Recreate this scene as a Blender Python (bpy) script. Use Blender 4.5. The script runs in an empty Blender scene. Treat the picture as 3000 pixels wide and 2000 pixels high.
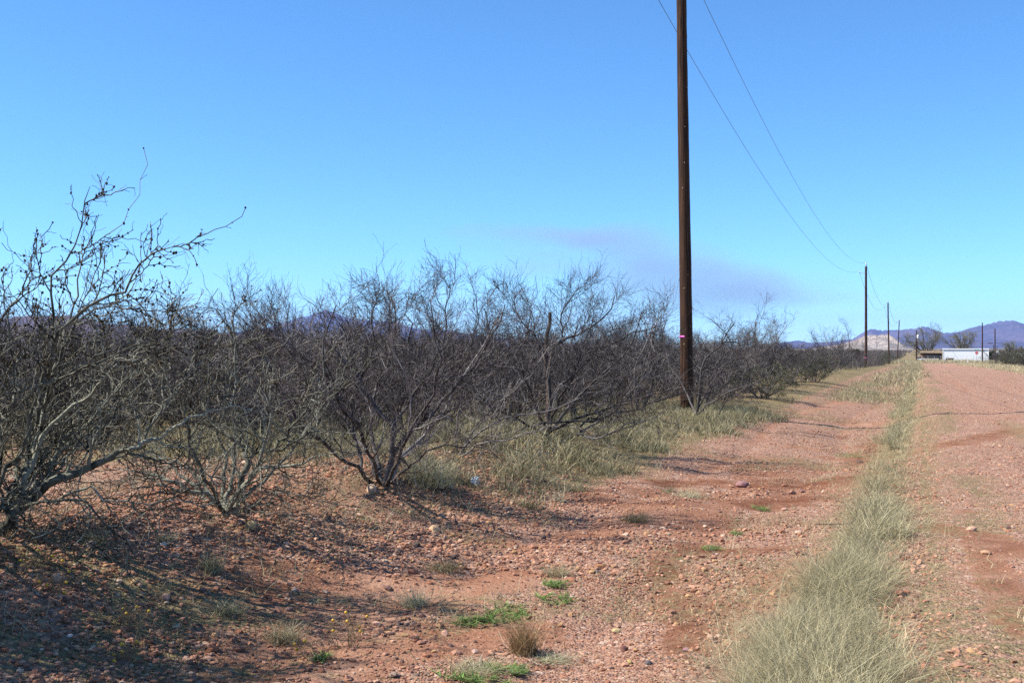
import bpy, math, random
import numpy as np
from math import radians, sin, cos, tan, atan, pi

sc = bpy.context.scene
COL = sc.collection
RS = np.random.RandomState
F = 3400.0            # focal length of the photograph in its own 3000-px-wide pixels
HOR = 1020.0          # horizon row
CAMZ = 1.6
AZ = radians(19.35)   # the road runs this far to the right of the viewing direction
SA, CA = sin(AZ), cos(AZ)

# ------------------------------------------------------------------ helpers
def uv(x, y): return x*SA + y*CA, x*CA - y*SA       # along the road, across it
def xy(u, v): return u*SA + v*CA, u*CA - v*SA

def _hash(ix, iy, seed):
    n = (ix.astype(np.int64)*374761393 + iy.astype(np.int64)*668265263 + seed*974711) & 0x7fffffff
    n = ((n ^ (n >> 13))*1274126177) & 0x7fffffff
    n = n ^ (n >> 16)
    return (n & 0xffff)/65535.0
def vnoise(x, y, seed=0):
    x = np.asarray(x, float); y = np.asarray(y, float)
    ix = np.floor(x); iy = np.floor(y); fx = x-ix; fy = y-iy
    fx = fx*fx*(3-2*fx); fy = fy*fy*(3-2*fy)
    a = _hash(ix, iy, seed); b = _hash(ix+1, iy, seed); c = _hash(ix, iy+1, seed); d = _hash(ix+1, iy+1, seed)
    return (a*(1-fx)+b*fx)*(1-fy) + (c*(1-fx)+d*fx)*fy
def fbm(x, y, seed=0, oct=4):
    s = 0; a = .5; t = 0
    for k in range(oct):
        s = s + a*vnoise(x*2**k+17.3*k, y*2**k-9.1*k, seed+k); t += a; a *= .5
    return s/t
def sstep(a, b, x):
    t = np.clip((x-a)/(b-a), 0, 1); return t*t*(3-2*t)

def H(x, y, fine=True):
    x = np.asarray(x, float); y = np.asarray(y, float)
    u, v = uv(x, y)
    z = -1.45*sstep(45, 265, u)
    near = 1 - sstep(120, 300, np.abs(u))
    road = .03*np.clip(1-((v-3.4)/3.6)**2, 0, 1)
    bank = .16*np.exp(-((v-9.0)/1.6)**2)*sstep(20, 60, u)
    D = .10 + .24*sstep(14, 27, u)
    D = D*(1-.5*sstep(60, 140, u))
    ditch = -D*sstep(-4.9, -.95, v)*(1-sstep(-.75, .5, v))
    hp = .05+.31*(1-sstep(11, 24, u))
    edge = v+.35*(fbm(u*.45, v*0+3.1, 5, 3)-.5)*2
    berm = hp*(1-sstep(-5.25, -3.5, edge)) + .25*hp*np.exp(-((edge+5.5)/.55)**2)
    strip = .05*np.exp(-((v+.42)/.45)**2)
    back = -.05*sstep(-7, -9, v) if False else .06*(fbm(u*.2, v*.2, 31, 2)-.5)*sstep(6.5, 9, -v)
    z = z + near*(road + bank + ditch + berm + strip + back)
    # wheel ruts in the verge
    z = z - near*.035*(np.exp(-((v+1.55+.25*np.sin(u*.25))/.22)**2) + np.exp(-((v+3.0+.25*np.sin(u*.25+.4))/.22)**2))
    z = z - near*.018*(np.exp(-((v-1.6-.1*np.sin(u*.3))/.25)**2)+np.exp(-((v-3.1)/.25)**2))
    if fine:
        k = near*(.25+.75*(1-sstep(18, 60, np.hypot(x, y))))
        z = z + k*((.05+.05*sstep(-3.2, -4.2, v))*(fbm(x*1.3, y*1.3, 7, 3)-.5) + .018*(fbm(x*7, y*7, 9, 3)-.5))
    return z
def P(px, Y, py=None, z=None):
    return np.array([(px-1500)/F*Y, Y, (CAMZ-(py-HOR)/F*Y) if z is None else z])
def pix(px, py):
    "the ground point seen at a pixel of the photograph"
    Y = 4.0*np.power(1.004, np.arange(1400)); X = (px-1500)/F*Y; Z = CAMZ-(py-HOR)/F*Y
    h = H(X, Y, False); k = np.nonzero(Z <= h)[0]
    if len(k) == 0: return np.array([X[-1], Y[-1], h[-1]])
    i = k[0]
    return np.array([X[i], Y[i], float(H(X[i], Y[i]))])
def far(px, U):
    "ground point at distance U along the road under image column px, and pixels per metre there"
    v = U*tan(atan((px-1500)/F)-AZ); x, y = xy(U, v)
    return np.array([x, y, float(H(x, y, False))]), F/y, v

# ------------------------------------------------------------------ mesh building
def mesh_np(name, V, faces, smooth=False, cols=None):
    """faces: list of (n,k) int arrays"""
    me = bpy.data.meshes.new(name)
    V = np.ascontiguousarray(V, np.float32)
    me.vertices.add(len(V)); me.vertices.foreach_set('co', V.ravel())
    faces = [np.asarray(f, np.int32) for f in faces if len(f)]
    nl = sum(f.size for f in faces); npoly = sum(len(f) for f in faces)
    me.loops.add(nl); me.polygons.add(npoly)
    me.loops.foreach_set('vertex_index', np.concatenate([f.ravel() for f in faces]))
    tot = np.concatenate([np.full(len(f), f.shape[1], np.int32) for f in faces])
    st = np.concatenate([[0], np.cumsum(tot)[:-1]]).astype(np.int32)
    me.polygons.foreach_set('loop_start', st); me.polygons.foreach_set('loop_total', tot)
    me.polygons.foreach_set('use_smooth', np.full(npoly, smooth, bool))
    if cols is not None:
        a = me.attributes.new('col', 'FLOAT_COLOR', 'POINT')
        c = np.ones((len(V), 4), np.float32); c[:, :3] = cols
        a.data.foreach_set('color', c.ravel())
    me.update(calc_edges=True); me.validate()
    return me
def ob(name, me, mat=None, parent=None, loc=None):
    o = bpy.data.objects.new(name, me); COL.objects.link(o)
    if mat is not None and me is not None:
        me.materials.clear(); me.materials.append(mat)
    if parent is not None: o.parent = parent
    if loc is not None: o.location = loc
    return o
def tag(o, label=None, cat=None, group=None, kind=None):
    if label: o['label'] = label
    if cat: o['category'] = cat
    if group: o['group'] = group
    if kind: o['kind'] = kind
    return o
def empty(name, loc, label, cat, group=None):
    o = bpy.data.objects.new(name, None); COL.objects.link(o); o.location = loc; o.empty_display_size = .1
    return tag(o, label, cat, group)
class MB:
    "collects boxes, tubes and loose polygons into one mesh"
    def __init__(s): s.v = []; s.f = []; s.n = 0
    def add(s, V, faces):
        V = np.asarray(V, float); s.v.append(V)
        for f in faces: s.f.append([i+s.n for i in f])
        s.n += len(V)
    def box(s, c, d, rz=0, bev=0):
        x, y, z = [q/2 for q in d]
        V = np.array([[-x,-y,-z],[x,-y,-z],[x,y,-z],[-x,y,-z],[-x,-y,z],[x,-y,z],[x,y,z],[-x,y,z]])
        R = np.array([[cos(rz),-sin(rz),0],[sin(rz),cos(rz),0],[0,0,1]])
        s.add(V@R.T+np.array(c), [[0,3,2,1],[4,5,6,7],[0,1,5,4],[1,2,6,5],[2,3,7,6],[3,0,4,7]])
    def tube(s, pts, rad, k=8, cap=True):
        pts = np.asarray(pts, float); n = len(pts); rad = np.broadcast_to(np.asarray(rad, float), (n,))
        T = np.gradient(pts, axis=0); T /= np.linalg.norm(T, axis=1)[:, None]+1e-9
        ref = np.array([1., 0, 0]) if abs(T[0][0]) < .8 else np.array([0, 1., 0])
        A = np.cross(T, ref); A /= np.linalg.norm(A, axis=1)[:, None]; B = np.cross(T, A)
        th = np.arange(k)*2*pi/k
        V = pts[:, None]+rad[:, None, None]*(np.cos(th)[None, :, None]*A[:, None]+np.sin(th)[None, :, None]*B[:, None])
        fs = [[i*k+j, i*k+(j+1)%k, (i+1)*k+(j+1)%k, (i+1)*k+j] for i in range(n-1) for j in range(k)]
        if cap: fs += [list(range(k))[::-1], [(n-1)*k+j for j in range(k)]]
        s.add(V.reshape(-1, 3), fs)
    def build(s, name, mat, parent=None, loc=None, smooth=False):
        me = bpy.data.meshes.new(name); me.from_pydata([tuple(p) for p in np.concatenate(s.v)], [], s.f)
        if smooth: me.polygons.foreach_set('use_smooth', [True]*len(me.polygons))
        me.update()
        return ob(name, me, mat, parent, loc)

def tubes(batches):
    "batches: list of (pts (M,N,3), rad (M,N), sides) -> V, quads"
    Vs = []; Fs = []; n0 = 0
    for Pn, R, k in batches:
        if len(Pn) == 0: continue
        M, N, _ = Pn.shape
        T = np.gradient(Pn, axis=1); T /= np.linalg.norm(T, axis=2, keepdims=True)+1e-9
        d = Pn[:, -1]-Pn[:, 0]
        ref = np.stack([d[:, 1]+.31, -d[:, 0]+.17, np.full(M, .23)], 1) + .01
        ref = np.cross(ref, d); ref /= np.linalg.norm(ref, axis=1, keepdims=True)+1e-9
        A = np.cross(T, ref[:, None]); A /= np.linalg.norm(A, axis=2, keepdims=True)+1e-9
        B = np.cross(T, A)
        th = np.arange(k)*2*pi/k
        V = Pn[:, :, None]+R[:, :, None, None]*(np.cos(th)[:, None]*A[:, :, None]+np.sin(th)[:, None]*B[:, :, None])
        Vs.append(V.reshape(-1, 3))
        idx = np.arange(M*N*k).reshape(M, N, k)+n0
        nx = np.roll(idx, -1, axis=2)
        q = np.stack([idx[:, :-1], nx[:, :-1], nx[:, 1:], idx[:, 1:]], -1).reshape(-1, 4)
        Fs.append(q); n0 += M*N*k
    return np.concatenate(Vs), np.concatenate(Fs)

def grow(Pp, Rp, K, t0, t1, ang, asd, length, lsd, N, rfac, rmin, up, wig, zig, rng, taper=.75, byparent=0., rmax=1.):
    "children on a batch of parent branches, all at once"
    M, n, _ = Pp.shape
    t = t0+(t1-t0)*((np.arange(K)[None]+rng.rand(M, K))/K)
    f = t*(n-1); i = np.clip(f.astype(int), 0, n-2); w = (f-i)[..., None]
    m = np.arange(M)[:, None]
    S = Pp[m, i]*(1-w)+Pp[m, i+1]*w
    T = Pp[m, i+1]-Pp[m, i]; T /= np.linalg.norm(T, axis=2, keepdims=True)+1e-9
    R = Rp[m, i]*(1-w[..., 0])+Rp[m, i+1]*w[..., 0]
    S = S.reshape(-1, 3); T = T.reshape(-1, 3); R = R.ravel(); t = t.ravel(); C = len(S)
    q = rng.randn(C, 3); q -= (q*T).sum(1, keepdims=True)*T; q /= np.linalg.norm(q, axis=1, keepdims=True)+1e-9
    a = np.radians(ang+asd*rng.randn(C))[:, None]
    d = np.cos(a)*T+np.sin(a)*q
    L = length*np.exp(lsd*rng.randn(C))*(1-.45*t)
    if byparent:
        pl = np.linalg.norm(np.diff(Pp, axis=1), axis=2).sum(1)
        L = L*(1-byparent)+byparent*length*np.repeat(pl, K)*np.exp(lsd*rng.randn(C))*(1-.45*t)
    z = rng.randn(C, 3); z -= (z*d).sum(1, keepdims=True)*d; z /= np.linalg.norm(z, axis=1, keepdims=True)+1e-9
    out = np.empty((C, N, 3)); out[:, 0] = S; st = (L/(N-1))[:, None]
    for k in range(1, N):
        d = d+wig*rng.randn(C, 3)+np.array([0, 0, up]); d /= np.linalg.norm(d, axis=1, keepdims=True)
        dd = d+zig*z*(1 if k % 2 else -1)
        out[:, k] = out[:, k-1]+dd*st
    r0 = np.clip(R*rfac, rmin, rmax)
    s = np.linspace(0, 1, N)[None]
    Rr = np.maximum(r0[:, None]*(1-taper*s), rmin*.7)
    return out, Rr
def resample(pts, rad, N, rng, jit=0.):
    pts = np.asarray(pts, float); rad = np.asarray(rad, float)
    if len(rad) == 2: rad = np.linspace(rad[0], rad[1], len(pts))
    t = np.concatenate([[0], np.cumsum(np.linalg.norm(np.diff(pts, axis=0), axis=1))]); t /= t[-1]
    # Catmull-Rom through the traced points
    s = np.linspace(0, 1, N); out = np.empty((N, 3))
    e = np.vstack([2*pts[0]-pts[1], pts, 2*pts[-1]-pts[-2]])
    for j, q in enumerate(s):
        i = min(max(int(np.searchsorted(t, q)-1), 0), len(pts)-2)
        w = (q-t[i])/max(t[i+1]-t[i], 1e-9); p0, p1, p2, p3 = e[i], e[i+1], e[i+2], e[i+3]
        out[j] = .5*((2*p1)+(-p0+p2)*w+(2*p0-5*p1+4*p2-p3)*w*w+(-p0+3*p1-3*p2+p3)*w**3)
    if jit: out[1:-1] += jit*rng.randn(N-2, 3)
    return out, np.interp(s, t, rad)

# ------------------------------------------------------------------ materials
def mat(name):
    m = bpy.data.materials.new(name); m.use_nodes = True
    nt = m.node_tree; b = nt.nodes['Principled BSDF']
    b.inputs['Specular IOR Level'].default_value = .2
    return m, nt, b
def nd(nt, t, **kw):
    n = nt.nodes.new(t)
    for k, v in kw.items():
        if k.startswith('_'): setattr(n, k[1:], v)
        else: n.inputs[k.replace('__', ' ')].default_value = v
    return n
def ramp(nt, fac, stops):
    r = nt.nodes.new('ShaderNodeValToRGB'); nt.links.new(fac, r.inputs['Fac'])
    while len(r.color_ramp.elements) < len(stops): r.color_ramp.elements.new(.5)
    for e, (p, c) in zip(r.color_ramp.elements, stops):
        e.position = p; e.color = (*c, 1) if len(c) == 3 else c
    return r.outputs['Color']
def noise(nt, scale, detail=4, vec=None, rough=.55):
    n = nd(nt, 'ShaderNodeTexNoise', Scale=scale, Detail=detail, Roughness=rough)
    if vec is not None: nt.links.new(vec, n.inputs['Vector'])
    return n.outputs['Fac']
def objco(nt, scale=None):
    tc = nt.nodes.new('ShaderNodeTexCoord')
    if scale is None: return tc.outputs['Object']
    mp = nt.nodes.new('ShaderNodeMapping'); mp.inputs['Scale'].default_value = scale
    nt.links.new(tc.outputs['Object'], mp.inputs['Vector']); return mp.outputs['Vector']
def bump(nt, b, h, dist, strength=1):
    n = nd(nt, 'ShaderNodeBump', Strength=strength, Distance=dist)
    nt.links.new(h, n.inputs['Height']); nt.links.new(n.outputs['Normal'], b.inputs['Normal']); return n
def mixc(nt, fac, a, b, mode='MIX'):
    n = nt.nodes.new('ShaderNodeMix'); n.data_type = 'RGBA'; n.blend_type = mode
    for s, q in ((n.inputs[0], fac), (n.inputs[6], a), (n.inputs[7], b)):
        if hasattr(q, 'is_output'): nt.links.new(q, s)
        elif isinstance(q, (int, float)): s.default_value = q
        else: s.default_value = (*q, 1)
    return n.outputs[2]
def mth(nt, op, a, b=None):
    n = nt.nodes.new('ShaderNodeMath'); n.operation = op
    for s, q in zip(n.inputs, (a, b)):
        if q is None: continue
        if hasattr(q, 'is_output'): nt.links.new(q, s)
        else: s.default_value = q
    return n.outputs[0]
def simple(name, col, rough=.8, var=.25, scale=6, spec=.2, vec=None):
    m, nt, b = mat(name); f = noise(nt, scale, 5, objco(nt, vec))
    c = np.array(col)
    nt.links.new(ramp(nt, f, [(.25, tuple(c*(1-var))), (.75, tuple(np.minimum(c*(1+var), .95)))]), b.inputs['Base Color'])
    b.inputs['Roughness'].default_value = rough; b.inputs['Specular IOR Level'].default_value = spec
    return m
def attr_mat(name, rough=.8, var=.2, scale=40, trans=0.):
    m, nt, b = mat(name)
    a = nt.nodes.new('ShaderNodeAttribute'); a.attribute_name = 'col'
    f = noise(nt, scale, 3, objco(nt))
    g = ramp(nt, f, [(.3, (1-var,)*3), (.7, (1+var if var < .01 else 1.,)*3)])
    nt.links.new(mixc(nt, 1., a.outputs['Color'], g, 'MULTIPLY'), b.inputs['Base Color'])
    b.inputs['Roughness'].default_value = rough
    if trans:
        out = nt.nodes['Material Output']; t = nt.nodes.new('ShaderNodeBsdfTranslucent')
        nt.links.new(a.outputs['Color'], t.inputs['Color'])
        mx = nt.nodes.new('ShaderNodeMixShader'); mx.inputs[0].default_value = trans
        nt.links.new(b.outputs[0], mx.inputs[1]); nt.links.new(t.outputs[0], mx.inputs[2]); nt.links.new(mx.outputs[0], out.inputs['Surface'])
    return m

def soil_mat(name):
    m, nt, b = mat(name)
    a = nt.nodes.new('ShaderNodeAttribute'); a.attribute_name = 'col'
    sp = nt.nodes.new('ShaderNodeSeparateColor'); nt.links.new(a.outputs['Color'], sp.inputs[0])
    bare, litter, wet = sp.outputs[0], sp.outputs[1], sp.outputs[2]
    co = objco(nt)
    def vor(s):
        v = nd(nt, 'ShaderNodeTexVoronoi', Scale=s, Randomness=1.); nt.links.new(co, v.inputs['Vector']); return v
    v1, v2 = vor(62), vor(24)
    stops = [(0, (.22, .105, .07)), (.22, (.375, .21, .143)), (.4, (.30, .145, .093)), (.55, (.44, .27, .19)), (.7, (.16, .095, .075)), (.85, (.40, .235, .15)), (1, (.50, .36, .28))]
    sx1 = nt.nodes.new('ShaderNodeSeparateColor'); nt.links.new(v1.outputs['Color'], sx1.inputs[0])
    sx2 = nt.nodes.new('ShaderNodeSeparateColor'); nt.links.new(v2.outputs['Color'], sx2.inputs[0])
    g1 = ramp(nt, sx1.outputs[0], stops); g2 = ramp(nt, sx2.outputs[1], stops)
    pick = ramp(nt, sx2.outputs[0], [(.55, (0, 0, 0)), (.6, (1, 1, 1))])
    gravel = mixc(nt, pick, g1, g2)
    nf = noise(nt, 1.7, 6, co); nf2 = noise(nt, 30, 5, co)
    soil = ramp(nt, nf2, [(.3, (.21, .085, .045)), (.55, (.30, .14, .08)), (.8, (.37, .19, .12))])
    soil = mixc(nt, ramp(nt, nf, [(.35, (0, 0, 0)), (.7, (.7, .7, .7))]), soil, (.42, .255, .175))
    soil = mixc(nt, mth(nt, 'MULTIPLY', wet, ramp(nt, noise(nt, 4.5, 6, co, .65), [(.36, (.25, .25, .25)), (.56, (.95, .95, .95))])), soil, (.14, .053, .027))
    lit = ramp(nt, nf2, [(.3, (.10, .07, .035)), (.6, (.27, .21, .11)), (.8, (.36, .30, .17))])
    # how much gravel shows
    brk = noise(nt, 5, 5, co)
    gm = mth(nt, 'SUBTRACT', mth(nt, 'ADD', brk, .25), mth(nt, 'MULTIPLY', bare, .75))
    gm = ramp(nt, gm, [(.36, (0, 0, 0)), (.52, (1, 1, 1))])
    c = mixc(nt, gm, soil, gravel)
    lm = mth(nt, 'SUBTRACT', mth(nt, 'ADD', litter, noise(nt, 9, 5, co)), .62)
    lm = ramp(nt, lm, [(.0, (0, 0, 0)), (.3, (1, 1, 1))])
    c = mixc(nt, lm, c, lit)
    nt.links.new(c, b.inputs['Base Color'])
    h = mth(nt, 'ADD', mth(nt, 'MULTIPLY', mth(nt, 'SUBTRACT', .5, v1.outputs['Distance']), mth(nt, 'MULTIPLY', gm, .012)), mth(nt, 'ADD', mth(nt, 'MULTIPLY', nf2, .02), mth(nt, 'MULTIPLY', noise(nt, 75, 4, co), .012)))
    h = mth(nt, 'ADD', h, mth(nt, 'MULTIPLY', mth(nt, 'SUBTRACT', .5, v2.outputs['Distance']), mth(nt, 'MULTIPLY', mth(nt, 'MULTIPLY', gm, pick), .025)))
    bump(nt, b, h, 1.0, 1.0)
    b.inputs['Roughness'].default_value = .95; b.inputs['Specular IOR Level'].default_value = .08
    return m

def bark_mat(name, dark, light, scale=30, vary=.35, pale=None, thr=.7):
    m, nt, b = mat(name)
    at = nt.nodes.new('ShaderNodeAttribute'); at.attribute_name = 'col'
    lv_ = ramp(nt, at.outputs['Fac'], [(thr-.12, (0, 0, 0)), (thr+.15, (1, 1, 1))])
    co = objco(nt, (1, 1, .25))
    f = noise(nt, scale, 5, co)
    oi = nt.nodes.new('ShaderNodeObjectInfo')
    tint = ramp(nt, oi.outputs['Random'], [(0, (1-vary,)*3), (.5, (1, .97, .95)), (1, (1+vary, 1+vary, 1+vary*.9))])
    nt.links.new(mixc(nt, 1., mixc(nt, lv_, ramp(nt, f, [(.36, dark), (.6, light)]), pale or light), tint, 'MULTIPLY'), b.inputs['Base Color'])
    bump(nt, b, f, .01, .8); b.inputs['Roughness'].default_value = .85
    return m

M = {}
M['soil'] = soil_mat('soil and gravel')
M['gravel'] = attr_mat('loose stone', .9, .25, 60)
M['grass'] = attr_mat('dry grass blades', .75, .15, 3, .25)
M['leaf'] = attr_mat('small leaves', .7, .2, 20, .3)
M['bark'] = bark_mat('mesquite bark', (.016, .013, .012), (.10, .087, .08), 30, .35, (.21, .19, .18), .74)
M['twig'] = bark_mat('mesquite twigs', (.013, .009, .009), (.055, .043, .041), 3.5, .5, (.30, .275, .265), .76)
M['bark2'] = bark_mat('acacia bark', (.022, .022, .016), (.17, .17, .13), 22, 0., (.27, .27, .21), .62)
M['twig2'] = bark_mat('acacia twigs', (.016, .014, .01), (.085, .078, .055), 5, 0., (.27, .255, .19), .66)
M['bark3'] = bark_mat('even-toned mesquite bark', (.016, .013, .012), (.085, .074, .068), 30, 0., (.16, .145, .135), .78)  # a little darker, and without the random tint per bush
M['bud'] = simple('dry buds', (.05, .035, .02), .9, .4, 50)
M['deadwood'] = bark_mat('weathered dead wood', (.05, .035, .03), (.2, .15, .12), 40)

# ------------------------------------------------------------------ camera, sun, sky
cam = bpy.data.cameras.new('camera'); co = bpy.data.objects.new('camera', cam); COL.objects.link(co)
cam.sensor_width = 36; cam.lens = F/3000*36; cam.clip_start = .05; cam.clip_end = 80000
cam.shift_y = (HOR-1000)/3000
co.location = (0, 0, CAMZ); co.rotation_euler = (radians(90), 0, 0)
sc.camera = co
SUN_EL = radians(48)
sd = np.array([-1.0, -.05])          # towards the sun, in plan (left, a touch behind)
sd = sd/np.linalg.norm(sd)
tosun = np.array([sd[0]*cos(SUN_EL), sd[1]*cos(SUN_EL), sin(SUN_EL)])
from mathutils import Vector
sun = bpy.data.lights.new('sun', 'SUN'); so = bpy.data.objects.new('sun', sun); COL.objects.link(so)
sun.energy = 5.0; sun.angle = radians(.5); sun.color = (1, .95, .87)
so.rotation_euler = Vector(tuple(tosun)).to_track_quat('Z', 'Y').to_euler()
w = bpy.data.worlds.new('World'); sc.world = w; w.use_nodes = True
nt = w.node_tree; sky = nt.nodes.new('ShaderNodeTexSky'); sky.sky_type = 'NISHITA'; sky.sun_disc = False
sky.sun_elevation = SUN_EL; sky.sun_rotation = math.atan2(sd[0], sd[1])
sky.altitude = 2500; sky.air_density = 1.0; sky.dust_density = 0; sky.ozone_density = 10
tn = nt.nodes.new('ShaderNodeMix'); tn.data_type = 'RGBA'; tn.blend_type = 'MULTIPLY'; tn.inputs[0].default_value = 1; tn.inputs[7].default_value = (.80, 1.08, 1.08, 1)
nt.links.new(sky.outputs[0], tn.inputs[6]); nt.links.new(tn.outputs[2], nt.nodes['Background'].inputs['Color']); nt.nodes['Background'].inputs['Strength'].default_value = .112
sc.view_settings.view_transform = 'Standard'; sc.view_settings.look = 'None'
sc.view_settings.exposure = .90; sc.view_settings.gamma = 1
sc.cycles.max_bounces = 6; sc.cycles.transparent_max_bounces = 8; sc.cycles.volume_bounces = 1
sc.cycles.use_denoising = False

# ------------------------------------------------------------------ ground and road
def seg_dist(x, y, poly):
    d = np.full(x.shape, 1e9)
    for a, b in zip(poly[:-1], poly[1:]):
        ax, ay = a[0], a[1]; bx, by = b[0]-ax, b[1]-ay; L = bx*bx+by*by+1e-9
        t = np.clip(((x-ax)*bx+(y-ay)*by)/L, 0, 1)
        d = np.minimum(d, np.hypot(x-ax-t*bx, y-ay-t*by))
    return d
TR = []   # bare soil: traced tracks (points in the photograph laid on the ground, half width in metres, strength)
for pts, wd, s in [
    ([(2010, 1900), (2004, 1812), (1953, 1710), (1968, 1634), (2030, 1603), (2157, 1618), (2310, 1610)], .17, 1.0),
    ([(2250, 1420), (2400, 1415), (2500, 1400)], .55, 1.0), ([(2200, 1478), (2390, 1460)], .4, .9),
    ([(2616, 1338), (2820, 1297), (3000, 1256)], .35, .9), ([(2640, 1537), (2870, 1567), (3000, 1634)], .22, 1.0),
    ([(2870, 1590), (2897, 1659), (3000, 1863)], .15, 1.0), ([(2650, 1500), (2860, 1500)], .2, .7),
    ([(1150, 1790), (1350, 1730), (1500, 1690)], .35, .9), ([(800, 1920), (1100, 1890), (1450, 1850)], .4, 1.0),
    ([(1500, 1600), (1750, 1560), (1900, 1500)], .35, .8), ([(1950, 1420), (2080, 1410)], .4, .9),
    ([(760, 1450), (1000, 1450)], .5, .9), ([(700, 1980), (1000, 1960)], .3, 1.0), ([(2650, 1250), (3000, 1225)], .3, .6),
    ([(2200, 1230), (2450, 1190)], .4, .5), ([(2520, 1360), (2590, 1290)], .4, .8)]:
    TR.append(([pix(*p)[:2] for p in pts], wd, s))
def bare_mask(x, y):
    b = np.zeros(np.shape(x))
    wob = .5+1.0*fbm(x*2.2, y*2.2, 77, 3)
    for poly, wd, s in TR:
        b = np.maximum(b, s*np.exp(-(seg_dist(x, y, poly)/(wd*wob))**2))
    u, v = uv(x, y)
    blotch = sstep(.54, .68, fbm(x*.55, y*.55, 21, 4))*.6
    b = np.maximum(b, blotch*((v > -4.6) & (v < -.6)))
    b = np.maximum(b, .5*sstep(9, 16, u)*(np.exp(-((v+1.55+.25*np.sin(u*.25))/.2)**2)+np.exp(-((v+3.0+.25*np.sin(u*.25+.4))/.2)**2))*sstep(.3, .5, fbm(u*.4, v*1.5, 4, 3)))
    b = np.maximum(b, .45*np.exp(-((v-1.6)/.3)**2)*sstep(.45, .6, fbm(u*.12, v*.8, 3, 2)))
    return b
def wet_mask(x, y):
    b = np.zeros(np.shape(x)); wob = .6+.9*fbm(x*2.6, y*2.6, 78, 3)
    for i, (poly, wd, s) in enumerate(TR):
        if i in (0, 1, 2, 3, 4, 5, 10, 15): b = np.maximum(b, (.65 if i in (3, 4, 5) else 1)*np.exp(-(seg_dist(x, y, poly)/(wd*1.25*wob))**2))
    u, v = uv(x, y)
    for c in (1.6, 3.1, 4.7): b = np.maximum(b, .6*np.exp(-((v-c-.1*np.sin(u*.3))/.16)**2)*sstep(.36, .56, fbm(u*.18, v*2, 93, 3)))
    for c in (-1.55, -3.0): b = np.maximum(b, .6*sstep(9, 16, u)*np.exp(-((v-c+.25*np.sin(u*.25))/.18)**2)*sstep(.34, .54, fbm(u*.3, v*2, 94, 3)))
    return np.maximum(b, .55*sstep(.55, .68, fbm(x*.4+3, y*.4, 91, 4)))
def litter_mask(x, y):
    u, v = uv(x, y)
    l = .95*sstep(-6.4, -7.4, v)*(.6+.4*sstep(.35, .6, fbm(x*.4, y*.4, 51, 3)))
    l = l*(1-.95*np.exp(-((np.hypot((x+3.6)*.8, y-11.0))/3.0)**2))
    l = np.maximum(l, .55*np.exp(-((v+.42)/.4)**2))
    l = np.maximum(l, .8*sstep(-3.2, -4.3, v)*sstep(11.5, 13.5, u))
    l = np.maximum(l, .7*np.exp(-(np.hypot((x+2.6)*.7, y-6.4)/1.0)**2)*sstep(.35, .55, fbm(x*2, y*2, 62, 4)))  # dark weed litter, also there to darken the shaded lower-left corner
    l = np.maximum(l, .85*np.exp(-((v-8.2)/1.6)**2)*sstep(18, 40, u))
    l = np.maximum(l, .5*sstep(40, 46, u)*np.exp(-((v+2.2)/1.4)**2)*sstep(.35, .55, fbm(u*.1, v*.3, 8, 3)))
    l = np.maximum(l, .9*sstep(238, 252, u)); l = np.maximum(l, .8*sstep(10, 13, v))
    l = np.maximum(l, .22*sstep(.5, .62, fbm(x*.8+9, y*.8, 61, 4)))
    return l
def spaced(a, b, s): return np.arange(a, b, s)
uu = np.concatenate([-np.geomspace(16000, 6, 40), spaced(-4, 3, .5), spaced(3, 34, .075), 34*np.power(1.03, np.arange(0, 212))])
uu = uu[uu < 17500]
vv = np.concatenate([-np.geomspace(16000, 13.2, 70), spaced(-13, 7.5, .075), np.geomspace(7.6, 16000, 70)])
U, V = np.meshgrid(uu, vv, indexing='ij'); X, Y = xy(U, V); Z = H(X, Y)
nu, nv = U.shape
idx = np.arange(nu*nv).reshape(nu, nv)
q = np.stack([idx[:-1, :-1], idx[1:, :-1], idx[1:, 1:], idx[:-1, 1:]], -1).reshape(-1, 4)[:, ::-1]
cols = np.stack([bare_mask(X, Y), litter_mask(X, Y), wet_mask(X, Y)], -1).reshape(-1, 3)
g = ob('ground', mesh_np('ground', np.stack([X, Y, Z], -1).reshape(-1, 3), [q], True, cols), M['soil']); tag(g, kind='structure')
ru = np.concatenate([spaced(-3, 34, .075), 34*np.power(1.02, np.arange(0, 103))])
rv = np.linspace(0, 1, 86); U, W = np.meshgrid(ru, rv, indexing='ij')
lo = .02+.22*(fbm(U*.9, U*0, 41, 3)-.5); hi = 6.7+1.0*(fbm(U*.15, U*0+5, 43, 3)-.5)
V = lo+(hi-lo)*W; X, Y = xy(U, V); Z = H(X, Y)+.006*np.minimum(1, np.minimum(W, 1-W)*14+.5)
nu, nv = U.shape; idx = np.arange(nu*nv).reshape(nu, nv)
q = np.stack([idx[:-1, :-1], idx[1:, :-1], idx[1:, 1:], idx[:-1, 1:]], -1).reshape(-1, 4)[:, ::-1]
lit = .5*np.exp(-((V+.2)/.45)**2)+.3*np.exp(-((V-.6)/.35)**2)*sstep(.4, .6, fbm(U*.3, V, 19, 3))+.28*np.exp(-((V-1.9)/.5)**2)*sstep(.5, .62, fbm(U*.12, V*.6, 20, 3))
cols = np.stack([bare_mask(X, Y), lit, wet_mask(X, Y)], -1).reshape(-1, 3)
r = ob('road', mesh_np('road', np.stack([X, Y, Z], -1).reshape(-1, 3), [q], True, cols), M['soil']); tag(r, kind='structure')

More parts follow.
